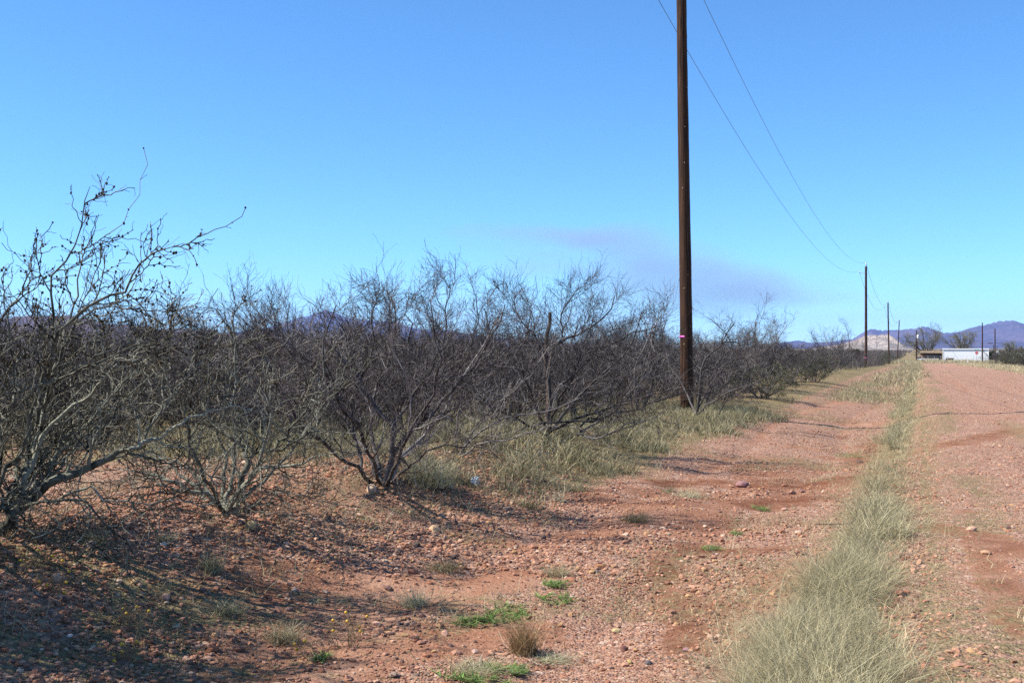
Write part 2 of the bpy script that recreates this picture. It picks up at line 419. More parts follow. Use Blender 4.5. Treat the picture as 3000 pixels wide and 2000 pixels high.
# ------------------------------------------------------------------ loose stones
def ico(sub):
    import bmesh
    bm = bmesh.new(); bmesh.ops.create_icosphere(bm, subdivisions=sub, radius=1)
    v = np.array([p.co[:] for p in bm.verts]); f = np.array([[q.index for q in p.verts] for p in bm.faces]); bm.free(); return v, f
I0 = ico(1); I1 = ico(2)
PAL = np.array([(.42, .25, .18), (.47, .29, .21), (.36, .18, .12), (.30, .17, .13), (.50, .35, .27), (.20, .13, .12), (.16, .12, .12), (.44, .30, .17), (.56, .46, .38), (.40, .21, .14)])
PAL = PAL*np.array([.90, .77, .67])
PALW = np.array([.2, .17, .15, .12, .1, .06, .04, .07, .04, .05])
def stones(pos, size, rng, base=I0, flat=.55, pal=PAL, palw=PALW, sink=.30, jt=.5):
    n = len(pos); bv, bf = base; k = len(bv)
    sh = np.stack([.75+.5*rng.rand(n), .75+.5*rng.rand(n), flat*(.7+.6*rng.rand(n))], 1)
    jit = 1+jt*(rng.rand(n, k)-.5)
    Vv = bv[None]*jit[..., None]
    # chop a few random planes for angular facets
    for _ in range(3):
        d = rng.randn(n, 1, 3); d /= np.linalg.norm(d, axis=2, keepdims=True)
        pr = (Vv*d).sum(2); ex = np.maximum(pr-(.55+.3*rng.rand(n, 1)), 0); Vv = Vv-ex[..., None]*d
    Vv = Vv*sh[:, None]
    a = rng.rand(n)*2*pi; tl = .35*rng.randn(n)
    ct, st = np.cos(tl)[:, None], np.sin(tl)[:, None]
    y0 = Vv[..., 1]*ct-Vv[..., 2]*st; z0 = Vv[..., 1]*st+Vv[..., 2]*ct; x0 = Vv[..., 0]
    c, s = np.cos(a)[:, None], np.sin(a)[:, None]
    Vv = np.stack([x0*c-y0*s, x0*s+y0*c, z0], -1)*(size/2)[:, None, None]
    Vv = Vv+pos[:, None]; Vv[..., 2] += (size*flat*(.5-sink))[:, None]
    fc = (bf[None]+(np.arange(n)*k)[:, None, None]).reshape(-1, 3)
    col = pal[rng.choice(len(pal), n, p=palw/palw.sum())]*(.75+.5*rng.rand(n, 1))
    return Vv.reshape(-1, 3), fc, np.repeat(col, k, axis=0)
def scatter(n, Y0, Y1, rng, k=.5):
    "random ground points in the wedge of land in view, uniform per square metre"
    y = np.sqrt(Y0**2+(Y1**2-Y0**2)*rng.rand(n)); x = (rng.rand(n)*2-1)*k*y
    return x, y
rng = RS(4)
px_, sz_ = [], []
for n, Y0, Y1, s0, s1 in ((42000, 4.6, 9, .012, .068), (62000, 9, 17, .016, .07), (46000, 17, 32, .022, .065), (22000, 32, 70, .04, .085)):
    x, y = scatter(n, Y0, Y1, rng); u, v = uv(x, y)
    dens = np.where(v > -.2, .75, .8)*(1-.8*bare_mask(x, y))
    dens = dens*(.45+.8*sstep(.35, .6, fbm(x*.9, y*.9, 13, 3)))
    dens *= np.where(v < -7.2, .25, 1)*(1-.6*np.exp(-((v+.42)/.4)**2))
    dens *= np.where((v < -1.0) & (v > -4.6) & (fbm(x*.5, y*.5, 15, 2) < .45), .5, 1)
    k = rng.rand(n) < dens
    x, y, v = x[k], y[k], v[k]
    s = s0+(s1-s0)*rng.beta(1.0, 5.5, len(x))*(.5+1.0*sstep(.3, .7, fbm(x*1.4+4, y*1.4, 16, 3)))*np.where(rng.rand(len(x)) < .03, 1.8, 1)
    px_.append(np.stack([x, y, H(x, y)], 1)); sz_.append(s)
# the stony bank under the left-hand shrubs
for n, Y0, Y1, s0, s1 in ((24000, 4.6, 10, .018, .095), (30000, 9, 14, .022, .11)):
    x, y = scatter(n, Y0, Y1, rng); u, v = uv(x, y)
    d = np.exp(-((v+5.1)/1.5)**2)*(.4+.9*sstep(.38, .6, fbm(x*.8, y*.8, 14, 3)))*(1-.8*bare_mask(x, y))*(1-.8*sstep(13, 16, u))
    k = rng.rand(n) < d; x, y = x[k], y[k]
    px_.append(np.stack([x, y, H(x, y)], 1)); sz_.append(s0+(s1-s0)*rng.beta(1.0, 5.0, len(x)))
pos = np.concatenate(px_); size = np.concatenate(sz_)
Vv, fc, cl = stones(pos, size, rng)
o = ob('gravel', mesh_np('gravel', Vv, [fc], False, cl), M['gravel']); tag(o, 'loose pinkish and grey stones strewn over the red soil', 'gravel', kind='stuff')

ROCKS = [
 (2175, 1424, 44, (.30, .16, .15), 'flat purplish rock beside the patch of bare red soil'),
 (2320, 1443, 26, (.46, .26, .2), 'pale pink stone on the bare red soil by the grass strip'),
 (1271, 1566, 38, (.50, .33, .2), 'smooth oval tan cobble on the foot of the stony bank'),
 (1221, 1600, 32, (.10, .075, .06), 'dark angular rock below the smooth oval tan cobble'),
 (1206, 1508, 26, (.45, .34, .2), 'yellowish block of stone on the bank above the oval cobble'),
 (1087, 1447, 46, (.52, .38, .26), 'pale hollow-topped rock at the foot of the big V-shaped mesquite'),
 (1075, 1466, 26, (.16, .10, .09), 'small dark stone just below the pale hollow-topped rock'),
 (1304, 1855, 26, (.52, .30, .22), 'pink slab of stone lying alone on smooth red soil'),
 (1220, 1865, 18, (.48, .28, .2), 'small pink stone left of the pink slab on smooth soil'),
 (1392, 1904, 22, (.55, .35, .28), 'pale pink stone left of the upright brown grass tuft'),
 (1643, 1832, 26, (.40, .24, .12), 'tan brown stone right of the upright brown grass tuft'),
 (1759, 1668, 32, (.36, .18, .09), 'rusty brown flat stone at the edge of the gravel'),
 (1590, 1580, 22, (.14, .09, .075), 'small dark upright stone among thin dry weeds'),
 (165, 1694, 40, (.54, .36, .26), 'largest pale stone on the shaded bank at far left'),
 (733, 1552, 42, (.52, .36, .18), 'big yellowish rock just below the second shrub trunk'),
 (398, 1705, 32, (.44, .29, .16), 'rounded tan rock in the middle of the stony bank'),
 (488, 1740, 34, (.40, .25, .2), 'tilted pinkish slab standing on the stony bank'),
 (517, 1831, 28, (.50, .38, .25), 'pale upright stone near the bottom of the stony bank'),
 (264, 1598, 36, (.42, .33, .29), 'flat greyish pink slab under the leftmost low branches'),
 (478, 1588, 20, (.68, .62, .55), 'small white stone in the middle of the bank'),
 (820, 1747, 16, (.28, .26, .16), 'greenish grey pebble at the right end of the stony bank'),
 (204, 1870, 26, (.60, .52, .46), 'whitish rock in the dark shade at bottom left'),
 (2298, 1495, 22, (.42, .24, .18), 'pinkish brown stone below the bare red soil patch'),
 (2364, 1552, 20, (.36, .20, .12), 'rusty stone just below the twig lying on the grass'),
 (2338, 1563, 24, (.50, .36, .28), 'pale stone left of the rusty stone by the grass strip'),
 (2063, 1673, 22, (.55, .33, .17), 'orange tan stone in the gravel inside the curved track'),
 (1829, 1905, 34, (.22, .10, .075), 'dark red block of stone at the bottom of the gravel'),
 (1862, 1910, 24, (.52, .30, .14), 'orange stone touching the dark red block'),
 (1846, 1941, 22, (.44, .32, .13), 'mustard yellow stone below the dark red block'),
 (2010, 1913, 22, (.34, .18, .2), 'mauve stone in the gravel left of the thick grass'),
 (1900, 1946, 24, (.12, .11, .11), 'charcoal grey stone near the bottom edge of the gravel'),
 (2518, 1354, 22, (.14, .08, .06), 'dark stone on red soil left of the grass strip'),
 (2848, 1557, 30, (.50, .30, .2), 'flat tan stone on the red road track'),
 (2888, 1632, 34, (.48, .27, .16), 'long thin stone lying flat on the road'),
 (1806, 1854, 24, (.52, .40, .2), 'pale yellow pebble at the left edge of the gravel'),
 (1330, 1600, 20, (.46, .28, .2), 'pink stone right of the dark angular rock'),
]
for i, (px, py, wpx, c, lab) in enumerate(ROCKS):
    p = pix(px, py); s = wpx/F*p[1]*1.0; rg = RS(100+i)
    Vv, fc, _ = stones(np.zeros((1, 3)), np.array([s]), rg, I1, .62, sink=.25, jt=.16)
    o = ob('rock', mesh_np('rock', Vv, [fc], False, np.tile(np.array(c), (len(Vv), 1))), M['gravel'], None, tuple(p))
    tag(o, lab, 'rock', 'larger stones one can pick out on the ground')

# ------------------------------------------------------------------ grass
GPAL = {'straw': np.array([(.52, .46, .29), (.46, .42, .24), (.58, .54, .38), (.40, .34, .2), (.42, .43, .27)]),
        'olive': np.array([(.22, .195, .095), (.33, .28, .155), (.13, .125, .055), (.44, .38, .235), (.07, .07, .03)]),
        'brown': np.array([(.36, .24, .12), (.30, .19, .09), (.44, .33, .19), (.24, .15, .07)]),
        'green': np.array([(.17, .28, .06), (.23, .35, .09), (.12, .21, .05), (.30, .33, .14)]),
        'tan': np.array([(.52, .42, .25), (.46, .37, .21), (.58, .49, .31)]),
        'sage': np.array([(.45, .395, .225), (.54, .47, .28), (.32, .29, .16), (.64, .56, .36), (.17, .145, .075)])}
def blades(base, length, width, rng, pal, lean=.5, bend=.8, wind=(0, 0), N=4):
    n = len(base); a = rng.rand(n)*2*pi
    d = np.stack([np.cos(a), np.sin(a)], 1)*(lean*rng.rand(n)**.7)[:, None]+np.array(wind)
    L = length*(.5+.8*rng.rand(n)); t = np.linspace(0, 1, N)
    b = bend*(.3+.7*rng.rand(n))
    hx = d[:, None, :]*(t[None, :, None]+b[:, None, None]*t[None, :, None]**2)*L[:, None, None]
    hz = L[:, None]*(t[None]-.45*np.clip(b, 0, 1.2)[:, None]*t[None]**2.2*np.linalg.norm(d, axis=1)[:, None]*1.2)
    C = base[:, None]+np.concatenate([hx, np.maximum(hz, .004)[..., None]], -1)
    C[:, 1:, :2] += .04*L[:, None, None]*rng.randn(n, N-1, 2)
    wa = rng.rand(n)*pi; wv = np.stack([np.cos(wa), np.sin(wa), 0*wa], 1)
    wd = (width*(.6+.8*rng.rand(n)))[:, None]*(1-.85*t[None]**1.5)*.5
    V = np.stack([C-wv[:, None]*wd[..., None], C+wv[:, None]*wd[..., None]], 2).reshape(-1, 3)
    k = (np.arange(n)*2*N)[:, None]; j = np.arange(N-1)[None]*2
    q = np.stack([k+j, k+j+1, k+j+3, k+j+2], -1).reshape(-1, 4)
    col = pal[rng.randint(0, len(pal), n)]*(.7+.6*rng.rand(n, 1))
    return V, q, np.repeat(col, 2*N, axis=0)
class Grass:
    def __init__(s): s.V, s.q, s.c, s.n = [], [], [], 0
    def add(s, r):
        s.V.append(r[0]); s.q.append(r[1]+s.n); s.c.append(r[2]); s.n += len(r[0])
    def build(s, name, parent=None, loc=None, m='grass'):
        return ob(name, mesh_np(name, np.concatenate(s.V), [np.concatenate(s.q)], False, np.concatenate(s.c)), M[m], parent, loc)
def ground_pts(x, y): return np.stack([x, y, H(x, y)-.005], 1)
def clumped(n, u0, u1, v0, v1, rng, per=14, r=.1):
    nc = max(1, n//per); cu = u0+(u1-u0)*rng.rand(nc); cv = v0+(v1-v0)*rng.rand(nc)
    k = rng.randint(0, nc, n); return cu[k]+r*rng.randn(n), cv[k]+r*rng.randn(n)

# the strip of fine grass along the road edge: overlapping tussocks
def tussocks(nc, u0, u1, per, rad, ln, wd, pal, rng, vfun, keep):
    u = u0+(u1-u0)*rng.rand(nc); v = vfun(u, rng); k = rng.rand(nc) < keep(u, v); u, v = u[k], v[k]; nc = len(u)
    x, y = xy(u, v); sz = (.35+1.0*rng.rand(nc))*(.55+.9*vnoise(u*1.1, v*2, 74))
    i = np.repeat(np.arange(nc), per); n = len(i)
    a = rng.rand(n)*2*pi; r_ = np.sqrt(rng.rand(n)); ox, oy = np.cos(a)*r_, np.sin(a)*r_
    bx, by = x[i]+ox*rad*.6*sz[i], y[i]+oy*rad*.6*sz[i]
    base = ground_pts(bx, by); N = 5; t = np.linspace(0, 1, N)
    L = ln*sz[i]*(.45+.75*rng.rand(n))
    cl = rng.randn(nc, 2)*.22
    d = np.stack([ox, oy], 1)*.6+.75*rng.randn(n, 2)+cl[i]*1.6
    h = 1/np.sqrt(1+(d**2).sum(1)); b = .5+.8*rng.rand(n)
    C = np.empty((n, N, 3)); hor = (t+b[:, None]*t**2)*(L*h*.8)[:, None]
    C[..., 0] = base[:, :1]+d[:, :1]*hor; C[..., 1] = base[:, 1:2]+d[:, 1:]*hor
    C[..., 2] = base[:, 2:]+np.maximum((L*h)[:, None]*(t-.38*b[:, None]*t**2.3*np.minimum(1.3, np.linalg.norm(d, axis=1))[:, None]), .004*t)
    C[:, 1:] += (.085*L)[:, None, None]*np.cumsum(rng.randn(n, N-1, 3), 1)*np.array([1, 1, .5])
    wa = rng.rand(n)*pi; wv = np.stack([np.cos(wa), np.sin(wa), 0*wa], 1); w_ = (wd*(.6+.8*rng.rand(n)))[:, None]*(1-.85*t**1.4)*.5
    V = np.stack([C-wv[:, None]*w_[..., None], C+wv[:, None]*w_[..., None]], 2).reshape(-1, 3)
    kk = (np.arange(n)*2*N)[:, None]; j = np.arange(N-1)[None]*2
    q = np.stack([kk+j, kk+j+1, kk+j+3, kk+j+2], -1).reshape(-1, 4)
    pc = pal[rng.randint(0, len(pal), nc)]*(.65+.6*rng.rand(nc, 1))
    col = (.6*pc[i]+.4*pal[rng.randint(0, len(pal), n)])*(.6+.7*rng.rand(n, 1))
    return V, q, np.repeat(col, 2*N, axis=0)
def strip_c(u): return -.42+.12*np.sin(u*.7)+.2*(fbm(u*.5, u*0, 71, 2)-.5)
def strip_w(u): return .17+.16*(fbm(u*.6, u*0+2, 72, 3)-.3)+.12*np.exp(-((u-5.3)/2.0)**2)-.15*np.exp(-((u-13.6)/1.1)**2)-.15*np.exp(-((u-22.5)/1.2)**2)+.06*sstep(60, 100, u)
def strip_keep(u, v): return np.exp(-(np.abs(v-strip_c(u))/strip_w(u))**3)*sstep(.36, .5, fbm(u*1.2, v*2.4, 73, 3)+.22*np.exp(-((u-7)/4.5)**2))*(1-.9*sstep(10, 12, u)*sstep(.5, .42, fbm(u*.32, u*0+8, 75, 2)))
G = Grass(); rng = RS(11)
for nc, u0, u1, per, rad, ln, wd in ((1300, 3.6, 9, 75, .12, .27, .0028), (2000, 9, 18, 42, .13, .27, .004), (2600, 18, 40, 20, .14, .30, .007), (2600, 40, 90, 9, .2, .30, .015), (2600, 90, 245, 6, .3, .30, .035)):
    G.add(tussocks(nc, u0, u1, per, rad, ln, wd, GPAL['sage'], rng, lambda u, r: strip_c(u)+(r.rand(len(u))-.5)*1.5, strip_keep))
    G.add(tussocks(nc//7, u0, u1, max(per//3, 5), rad*.8, ln*.55, wd, GPAL['tan'], rng, lambda u, r: strip_c(u)+r.randn(len(u))*.5, lambda u, v: .9+0*u))
G.build('grass_strip'); tag(bpy.data.objects['grass_strip'], 'strip of fine pale grass growing along the edge of the gravel road', 'grass', kind='stuff')

# dry grass under and between the bushes, and thin weeds on the verge
G = Grass(); rng = RS(12)
G.add(tussocks(1300, 11, 30, 42, .13, .25, .007, np.vstack([GPAL['straw'], GPAL['olive'], GPAL['olive']*.6]), rng, lambda u, r: -3.3-3.6*r.rand(len(u)), lambda u, v: (.15+.85*sstep(.4, .56, fbm(u*.9, v*.9, 86, 3)))*sstep(-3.3, -4.2, v+1.0*(fbm(u*.6, v*.6, 87, 2)-.5)-.9*sstep(24, 30, u))*(1-.95*((u*SA+v*CA < -1.4)&(u*CA-v*SA < 12.5)))))
u, v = clumped(56000, 10.8, 30, -8.4, -3.0, rng, 24, .13); x, y = xy(u, v)
k = (rng.rand(len(x)) < (.06+.94*sstep(.4, .56, fbm(x*.9, y*.9, 81, 3)))*(1-.9*((x < -1.4)&(y < 12.5)))*sstep(-3.3, -4.5, v+1.6*(fbm(u*.6, v*.6, 82, 2)-.5)-.9*sstep(24, 30, u)))
x, y = x[k], y[k]
G.add(blades(ground_pts(x, y), .07+.28*fbm(x*.8, y*.8, 83, 2), .0085, rng, np.vstack([GPAL['olive'], GPAL['straw'][:2]]), .8, .8))
x, y = scatter(60000, 11, 40, rng); u, v = uv(x, y); k = (v < -7) & (rng.rand(len(x)) < sstep(.35, .6, fbm(x*.5, y*.5, 84, 3)))
x, y = x[k], y[k]; G.add(blades(ground_pts(x, y), (.16+.25*rng.rand(len(x))), .011, rng, np.vstack([GPAL['olive'], GPAL['straw'][:3]]), .7, .7))
x, y = scatter(30000, 40, 120, rng); u, v = uv(x, y); k = (v < -4.8) & (rng.rand(len(x)) < .7)
x, y = x[k], y[k]; G.add(blades(ground_pts(x, y), .3+.25*rng.rand(len(x)), .02, rng, GPAL['olive'], .7, .7))
G.build('dry_grass'); tag(bpy.data.objects['dry_grass'], 'olive dry grass growing under and between the bare bushes', 'grass', kind='stuff')
G = Grass(); rng = RS(13)
u, v = clumped(44000, 4.5, 34, -5.2, -.9, rng, 18, .10); x, y = xy(u, v)
k = rng.rand(len(x)) < .85*sstep(.46, .62, fbm(x*.8+9, y*.8, 61, 4)); x, y = x[k], y[k]
G.add(blades(ground_pts(x, y), .07+.09*rng.rand(len(x)), .0028, rng, np.vstack([GPAL['brown'], GPAL['straw'], GPAL['olive'][:2]]), 1.0, .8))
u, v = clumped(9000, 4.5, 14, -7.2, -4.0, rng, 22, .10); x, y = xy(u, v)
G.add(blades(ground_pts(x, y), .08+.12*rng.rand(len(x)), .0026, rng, np.vstack([GPAL['brown'], GPAL['olive'], GPAL['straw']]), 1.0, .8))
u, v = clumped(5000, 4, 30, .1, 2.4, rng, 14, .12); x, y = xy(u, v); k = rng.rand(len(x)) < np.exp(-v/1.0)
x, y = x[k], y[k]; G.add(blades(ground_pts(x, y), .05+.08*rng.rand(len(x)), .0028, rng, GPAL['sage'], 1.2, .8))
x, y = scatter(16000, 4.8, 8.5, rng, .46); k = rng.rand(len(x)) < np.exp(-(np.hypot((x+2.7)*.7, y-6.4)/1.1)**2)*sstep(.35, .6, fbm(x*1.6, y*1.6, 63, 3))
x, y = x[k], y[k]; G.add(blades(ground_pts(x, y), .07+.10*rng.rand(len(x)), .003, rng, np.vstack([GPAL['brown']*.6, GPAL['olive']*.6]), 1.2, .9))  # dark dead weeds, coloured down further to deepen the lower-left shade
G.build('dry_weeds'); tag(bpy.data.objects['dry_weeds'], 'thin brown weeds scattered over the red soil of the verge', 'weeds', kind='stuff')
G = Grass(); rng = RS(14)
u, v = clumped(3600, 41, 62, -3.2, -.6, rng, 20, .25); x, y = xy(u, v); k = rng.rand(len(x)) < sstep(.33, .5, fbm(u*.1, v*.3, 8, 3))
G.add(blades(ground_pts(x[k], y[k]), (.13+.10*rng.rand(k.sum())), .013, rng, GPAL['sage']*.8, .9, .8))
u, v = clumped(8000, 62, 245, -2.4, -.2, rng, 20, .4); x, y = xy(u, v)
G.add(blades(ground_pts(x, y), .2+.12*rng.rand(len(x)), .035, rng, np.vstack([GPAL['sage']*.8, GPAL['tan']*.85]), .9, .8))
u, v = clumped(12000, 30, 245, 6.4, 9.6, rng, 20, .4); x, y = xy(u, v)
G.add(blades(ground_pts(x, y), .2+.15*rng.rand(len(x)), .03, rng, GPAL['tan'], .9, .8))
u, v = clumped(11000, 242, 285, -12, 24, rng, 20, .5); x, y = xy(u, v)
G.add(blades(ground_pts(x, y), .35+.45*rng.rand(len(x)), .05, rng, np.vstack([GPAL['tan'], GPAL['sage']]), .7, .7))
G.build('verge_grass'); tag(bpy.data.objects['verge_grass'], 'tan grass along both verges towards the far end of the road', 'grass', kind='stuff')

# single tufts one can point to
def tuft(px, py, hpx, wpx, pal, n, lab, lean=.55, width=.0035, bend=.6, wind=(0, 0)):
    p = pix(px, py); s = p[1]/F; h = hpx*s; rr = wpx*s*.5; rg = RS(int(px+py))
    a = rg.rand(n)*2*pi; r_ = rr*.45*np.sqrt(rg.rand(n))
    b = np.stack([r_*np.cos(a), r_*np.sin(a), -.01+0*a], 1)
    b[:, :2] += .25*rr*rg.randn(n, 2); hh = h*.85*np.where(rg.rand(n) < .45, .5, 1)
    V, q, c = blades(b, hh, width*1.1, rg, pal, lean*1.35, bend*1.2, wind, N=5)
    o = ob('grass_tuft', mesh_np('grass_tuft', V, [q], False, c), M['grass'], None, tuple(p))
    return tag(o, lab, 'grass tuft', 'separate grass tufts on the verge')
tuft(1535, 1905, 105, 95, GPAL['brown'], 900, 'upright brown bunch of grass on the red soil at bottom centre', .45, .003, .4)
tuft(1600, 1930, 34, 150, GPAL['straw'], 420, 'pale straw flattened on the soil beside the upright brown bunch', 1.7, .003, .5, (1.2, -.3))
tuft(1218, 1770, 66, 90, GPAL['straw'], 520, 'tan bunch of grass casting a shadow on smooth red soil', .7, .003)
tuft(620, 1668, 66, 80, np.vstack([GPAL['olive'], GPAL['straw']]), 480, 'greenish tan tuft alone in the middle of the stony bank', .6, .003)
tuft(266, 1586, 60, 100, np.vstack([GPAL['olive'], GPAL['straw']]), 480, 'low olive tuft under the leftmost branches on the bank', .9, .003)
tuft(480, 1570, 40, 70, GPAL['straw'], 260, 'small pale tuft beside the small white stone on the bank', .8, .003)
tuft(1255, 1425, 110, 190, np.vstack([GPAL['straw'], GPAL['sage']]), 1500, 'big pale clump of grass right of the V-shaped mesquite trunk', .75, .004)
tuft(660, 1790, 50, 150, np.vstack([GPAL['olive'], GPAL['straw']]), 600, 'wide wispy tuft at the lower right of the stony bank', 1.1, .0028)
tuft(830, 1880, 66, 130, np.vstack([GPAL['brown'], GPAL['straw']]), 650, 'reddish brown wispy tuft left of the berry weeds', .9, .0028)
tuft(1290, 1670, 40, 170, np.vstack([GPAL['olive'], GPAL['brown']]), 600, 'spread of olive grass right of the dark angular rock', 1.2, .003)
tuft(1630, 1685, 46, 110, np.vstack([GPAL['brown'], GPAL['straw']]), 420, 'sparse brown tuft left of the rusty flat stone', 1.0, .003)
tuft(1860, 1525, 44, 110, np.vstack([GPAL['brown'], GPAL['olive']]), 450, 'brownish tuft above the curved track in the gravel', .9, .0035)
tuft(2020, 1455, 40, 150, GPAL['straw'], 420, 'pale wispy grass below the small patch of red soil', 1.1, .0035)
tuft(1380, 1960, 50, 200, np.vstack([GPAL['sage'], GPAL['straw']]), 800, 'grey green grass flattened at the bottom edge of the photo', 1.5, .003, .6, (.5, 0))
tuft(1960, 1440, 26, 60, GPAL['olive'], 200, 'short olive tuft on the red soil below the dense verge grass', .8, .0035)

# green mats
def mat_of_leaves(px, py, wpx, dpx, n, lab, pal='green'):
    p = pix(px, py); p2 = pix(px, py-dpx); s = p[1]/F; rg = RS(int(px*3+py))
    a = rg.rand(n)*2*pi; rr = np.sqrt(rg.rand(n))*(1.25-.8*vnoise(a*1.6, a*0, int(px)))
    dx = rr*np.cos(a)*wpx*s*.5; dy = rr*np.sin(a)*max((p2[1]-p[1])*.5, .06)
    zz = np.asarray(H(p[0]+dx, p[1]+dy))-p[2]
    kp = vnoise(dx*26, dy*26, int(py)) > (.46 if n > 200 else -1); dx, dy, zz = dx[kp], dy[kp], zz[kp]; n = len(dx)
    b = np.stack([dx, dy, zz+.006], 1)
    V, q, c = blades(b, .022+.02*rg.rand(n), .010, rg, GPAL[pal]*.9, 2.2, .6, N=3)
    o = ob('weed_mat', mesh_np('weed_mat', V, [q], False, c), M['leaf'], None, tuple(p))
    return tag(o, lab, 'weed', 'low green weed mats on the soil')
mat_of_leaves(1400, 1822, 130, 30, 500, 'bright green weed mat left of the other mats at bottom centre')
mat_of_leaves(1493, 1800, 150, 45, 700, 'largest bright green weed mat, above the upright brown bunch')
mat_of_leaves(1625, 1760, 130, 34, 620, 'bright green weed mat at the edge of the gravel')
mat_of_leaves(1627, 1722, 70, 22, 260, 'small green weed mat just above the one at the gravel edge')
mat_of_leaves(1489, 1966, 120, 40, 620, 'rounded bright green weed mat at the bottom edge')
mat_of_leaves(1395, 1992, 200, 30, 500, 'dull green weed mat cut by the bottom edge')
mat_of_leaves(2228, 1492, 50, 16, 160, 'small green weed in gravel below the bare red soil')
mat_of_leaves(2489, 1337, 80, 16, 190, 'flat green weed left of the gap in the grass strip')
mat_of_leaves(2160, 1564, 34, 10, 90, 'tiny green weed in gravel above the curved track')
mat_of_leaves(2086, 1614, 70, 14, 130, 'dull green weed lying on the curved dark track')
mat_of_leaves(946, 1930, 34, 30, 120, 'green rosette in the shade at the foot of the berry weeds')

# weeds with yellow berries
berry_m = simple('yellow berries', (.62, .36, .02), .35, .2, 20, .5)
stem_m = simple('dry weed stems', (.26, .18, .10), .85, .3, 30)
def berry_weed(px, py, hpx, wpx, ns, nb, lab, seed):
    p = pix(px, py); s = p[1]/F; rg = RS(seed); h = hpx*s; wd = wpx*s
    root = empty('berry_weed', tuple(p), lab, 'weed', 'dry weeds carrying yellow berries')
    L0 = []
    for i in range(ns):
        a = rg.rand()*2*pi; r_ = wd*.45*rg.rand()
        st = np.array([r_*cos(a)*.5, r_*sin(a)*.3, -.01]); en = np.array([r_*cos(a)+.03*rg.randn(), r_*sin(a)*.6, h*(.55+.5*rg.rand())])
        q, rr = resample([st, (st+en)/2+.02*rg.randn(3), en], (.0022, .0012), 8, rg, .006); L0.append((q, rr))
    Pn = np.array([a for a, b in L0]); R = np.array([b for a, b in L0])
    c1 = grow(Pn, R, 6, .3, .95, 45, 15, .09, .3, 5, .7, .0009, .03, .2, .1, rg)
    V, q = tubes([(Pn, R, 4), (c1[0], c1[1], 3)])
    ob('stems', mesh_np('stems', V, [q]), stem_m, root)
    for i in range(nb):
        j = rg.randint(len(c1[0])); c = c1[0][j, -1]
        Vb = I1[0]*np.array([1, 1, .95])*.0095+c
        ob('berry', mesh_np('berry', Vb, [I1[1]], True), berry_m, root)
berry_weed(1020, 1895, 105, 150, 16, 7, 'dry weed with yellow berries on the red soil left of centre bottom', 1)
berry_weed(930, 1935, 90, 110, 10, 4, 'dry weed with few berries standing in the streaked shade', 2)
berry_weed(150, 1738, 60, 120, 12, 6, 'weed with yellow berries below the largest pale stone', 3)
berry_weed(380, 1850, 70, 110, 12, 4, 'weed with yellow berries beside the shaded bank bottom', 4)
berry_weed(370, 1945, 70, 130, 12, 5, 'weed with yellow berries in deep shade near the bottom edge', 5)
berry_weed(110, 1650, 46, 70, 8, 3, 'small berry weed highest up on the leftmost bank', 6)

# ------------------------------------------------------------------ bushes
def limb(pts, r, Y0, N, rng, jit=.012):
    q = [P(a, Y0+(d[0] if d else 0), b) for a, b, *d in pts]
    return resample(q, np.array(r)*Y0/F*.85, N, rng, jit)
def sub(limbs, rng, sp):
    "limbs: list of (pts, rad) with equal N -> batches per level"
    Pn = np.array([a for a, b in limbs]); R = np.array([b for a, b in limbs])
    lv = [(Pn, R)]
    for s in sp:
        pr = lv[-1] if not s.get('also') else tuple(np.concatenate([resamp_b(x, s['N0']) for x in q]) for q in zip(*[lv[i] for i in s['also']]))
        lv.append(grow(pr[0], pr[1], s['K'], s.get('t0', .2), s.get('t1', 1.), s.get('ang', 40), s.get('asd', 14), s['len'], s.get('lsd', .3), s['N'], s.get('rf', .6), s['rmin'], s.get('up', .03), s.get('wig', .16), s.get('zig', .15), rng, s.get('taper', .7), rmax=s.get('rmax', 1.)))
    return lv
def resamp_b(x, n):
    N = x.shape[1]; f = np.linspace(0, N-1, n); i = np.clip(f.astype(int), 0, N-2); w = f-i
    if x.ndim == 3: return x[:, i]*(1-w)[None, :, None]+x[:, i+1]*w[None, :, None]
    return x[:, i]*(1-w)+x[:, i+1]*w
BR = RS(5)
def mesh_levels(lv, sides):
    V, q = tubes([(a, b, k) for (a, b), k in zip(lv, sides)])
    c = np.concatenate([np.repeat(BR.rand(a.shape[0]), a.shape[1]*k) for (a, b), k in zip(lv, sides)])
    return V, q, np.stack([c, c, c], 1)
def buds(lv, n, rng, s0=.006, s1=.014, zmin=0):
    Pn = lv[0]; Pn = Pn[Pn[:, -1, 2] > zmin]; i = rng.randint(0, Pn.shape[0], n); j = rng.randint(1, Pn.shape[1], n)
    c = Pn[i, j]; bv, bf = I0; k = len(bv)
    sz = s0+(s1-s0)*rng.rand(n)
    V = (bv[None]*(.7+.6*rng.rand(n, k, 1))*np.array([1, 1, 1.3]))*(sz/2)[:, None, None]*1.2+c[:, None]
    return V.reshape(-1, 3), (bf[None]+(np.arange(n)*k)[:, None, None]).reshape(-1, 3)
def hero(name, loc, lv, nl, sides, mats, label, cat, group=None, budn=0, rng=None, budlv=-1, zmin=0):
    loc = np.array(loc, float)
    root = empty(name, tuple(loc), label, cat, group)
    V, q, c = mesh_levels(lv[:nl], sides[:nl]); ob('trunk', mesh_np('trunk', V-loc, [q], True, c), mats[0], root)
    V, q, c = mesh_levels(lv[nl:], sides[nl:]); ob('twigs', mesh_np('twigs', V-loc, [q], True, c), mats[1], root)
    if budn:
        V, f = buds(lv[budlv], budn, rng, zmin=zmin); bd = ob('buds', mesh_np('buds', V-loc, [f]), M['bud'], root); bd['kind'] = 'stuff'
    return root

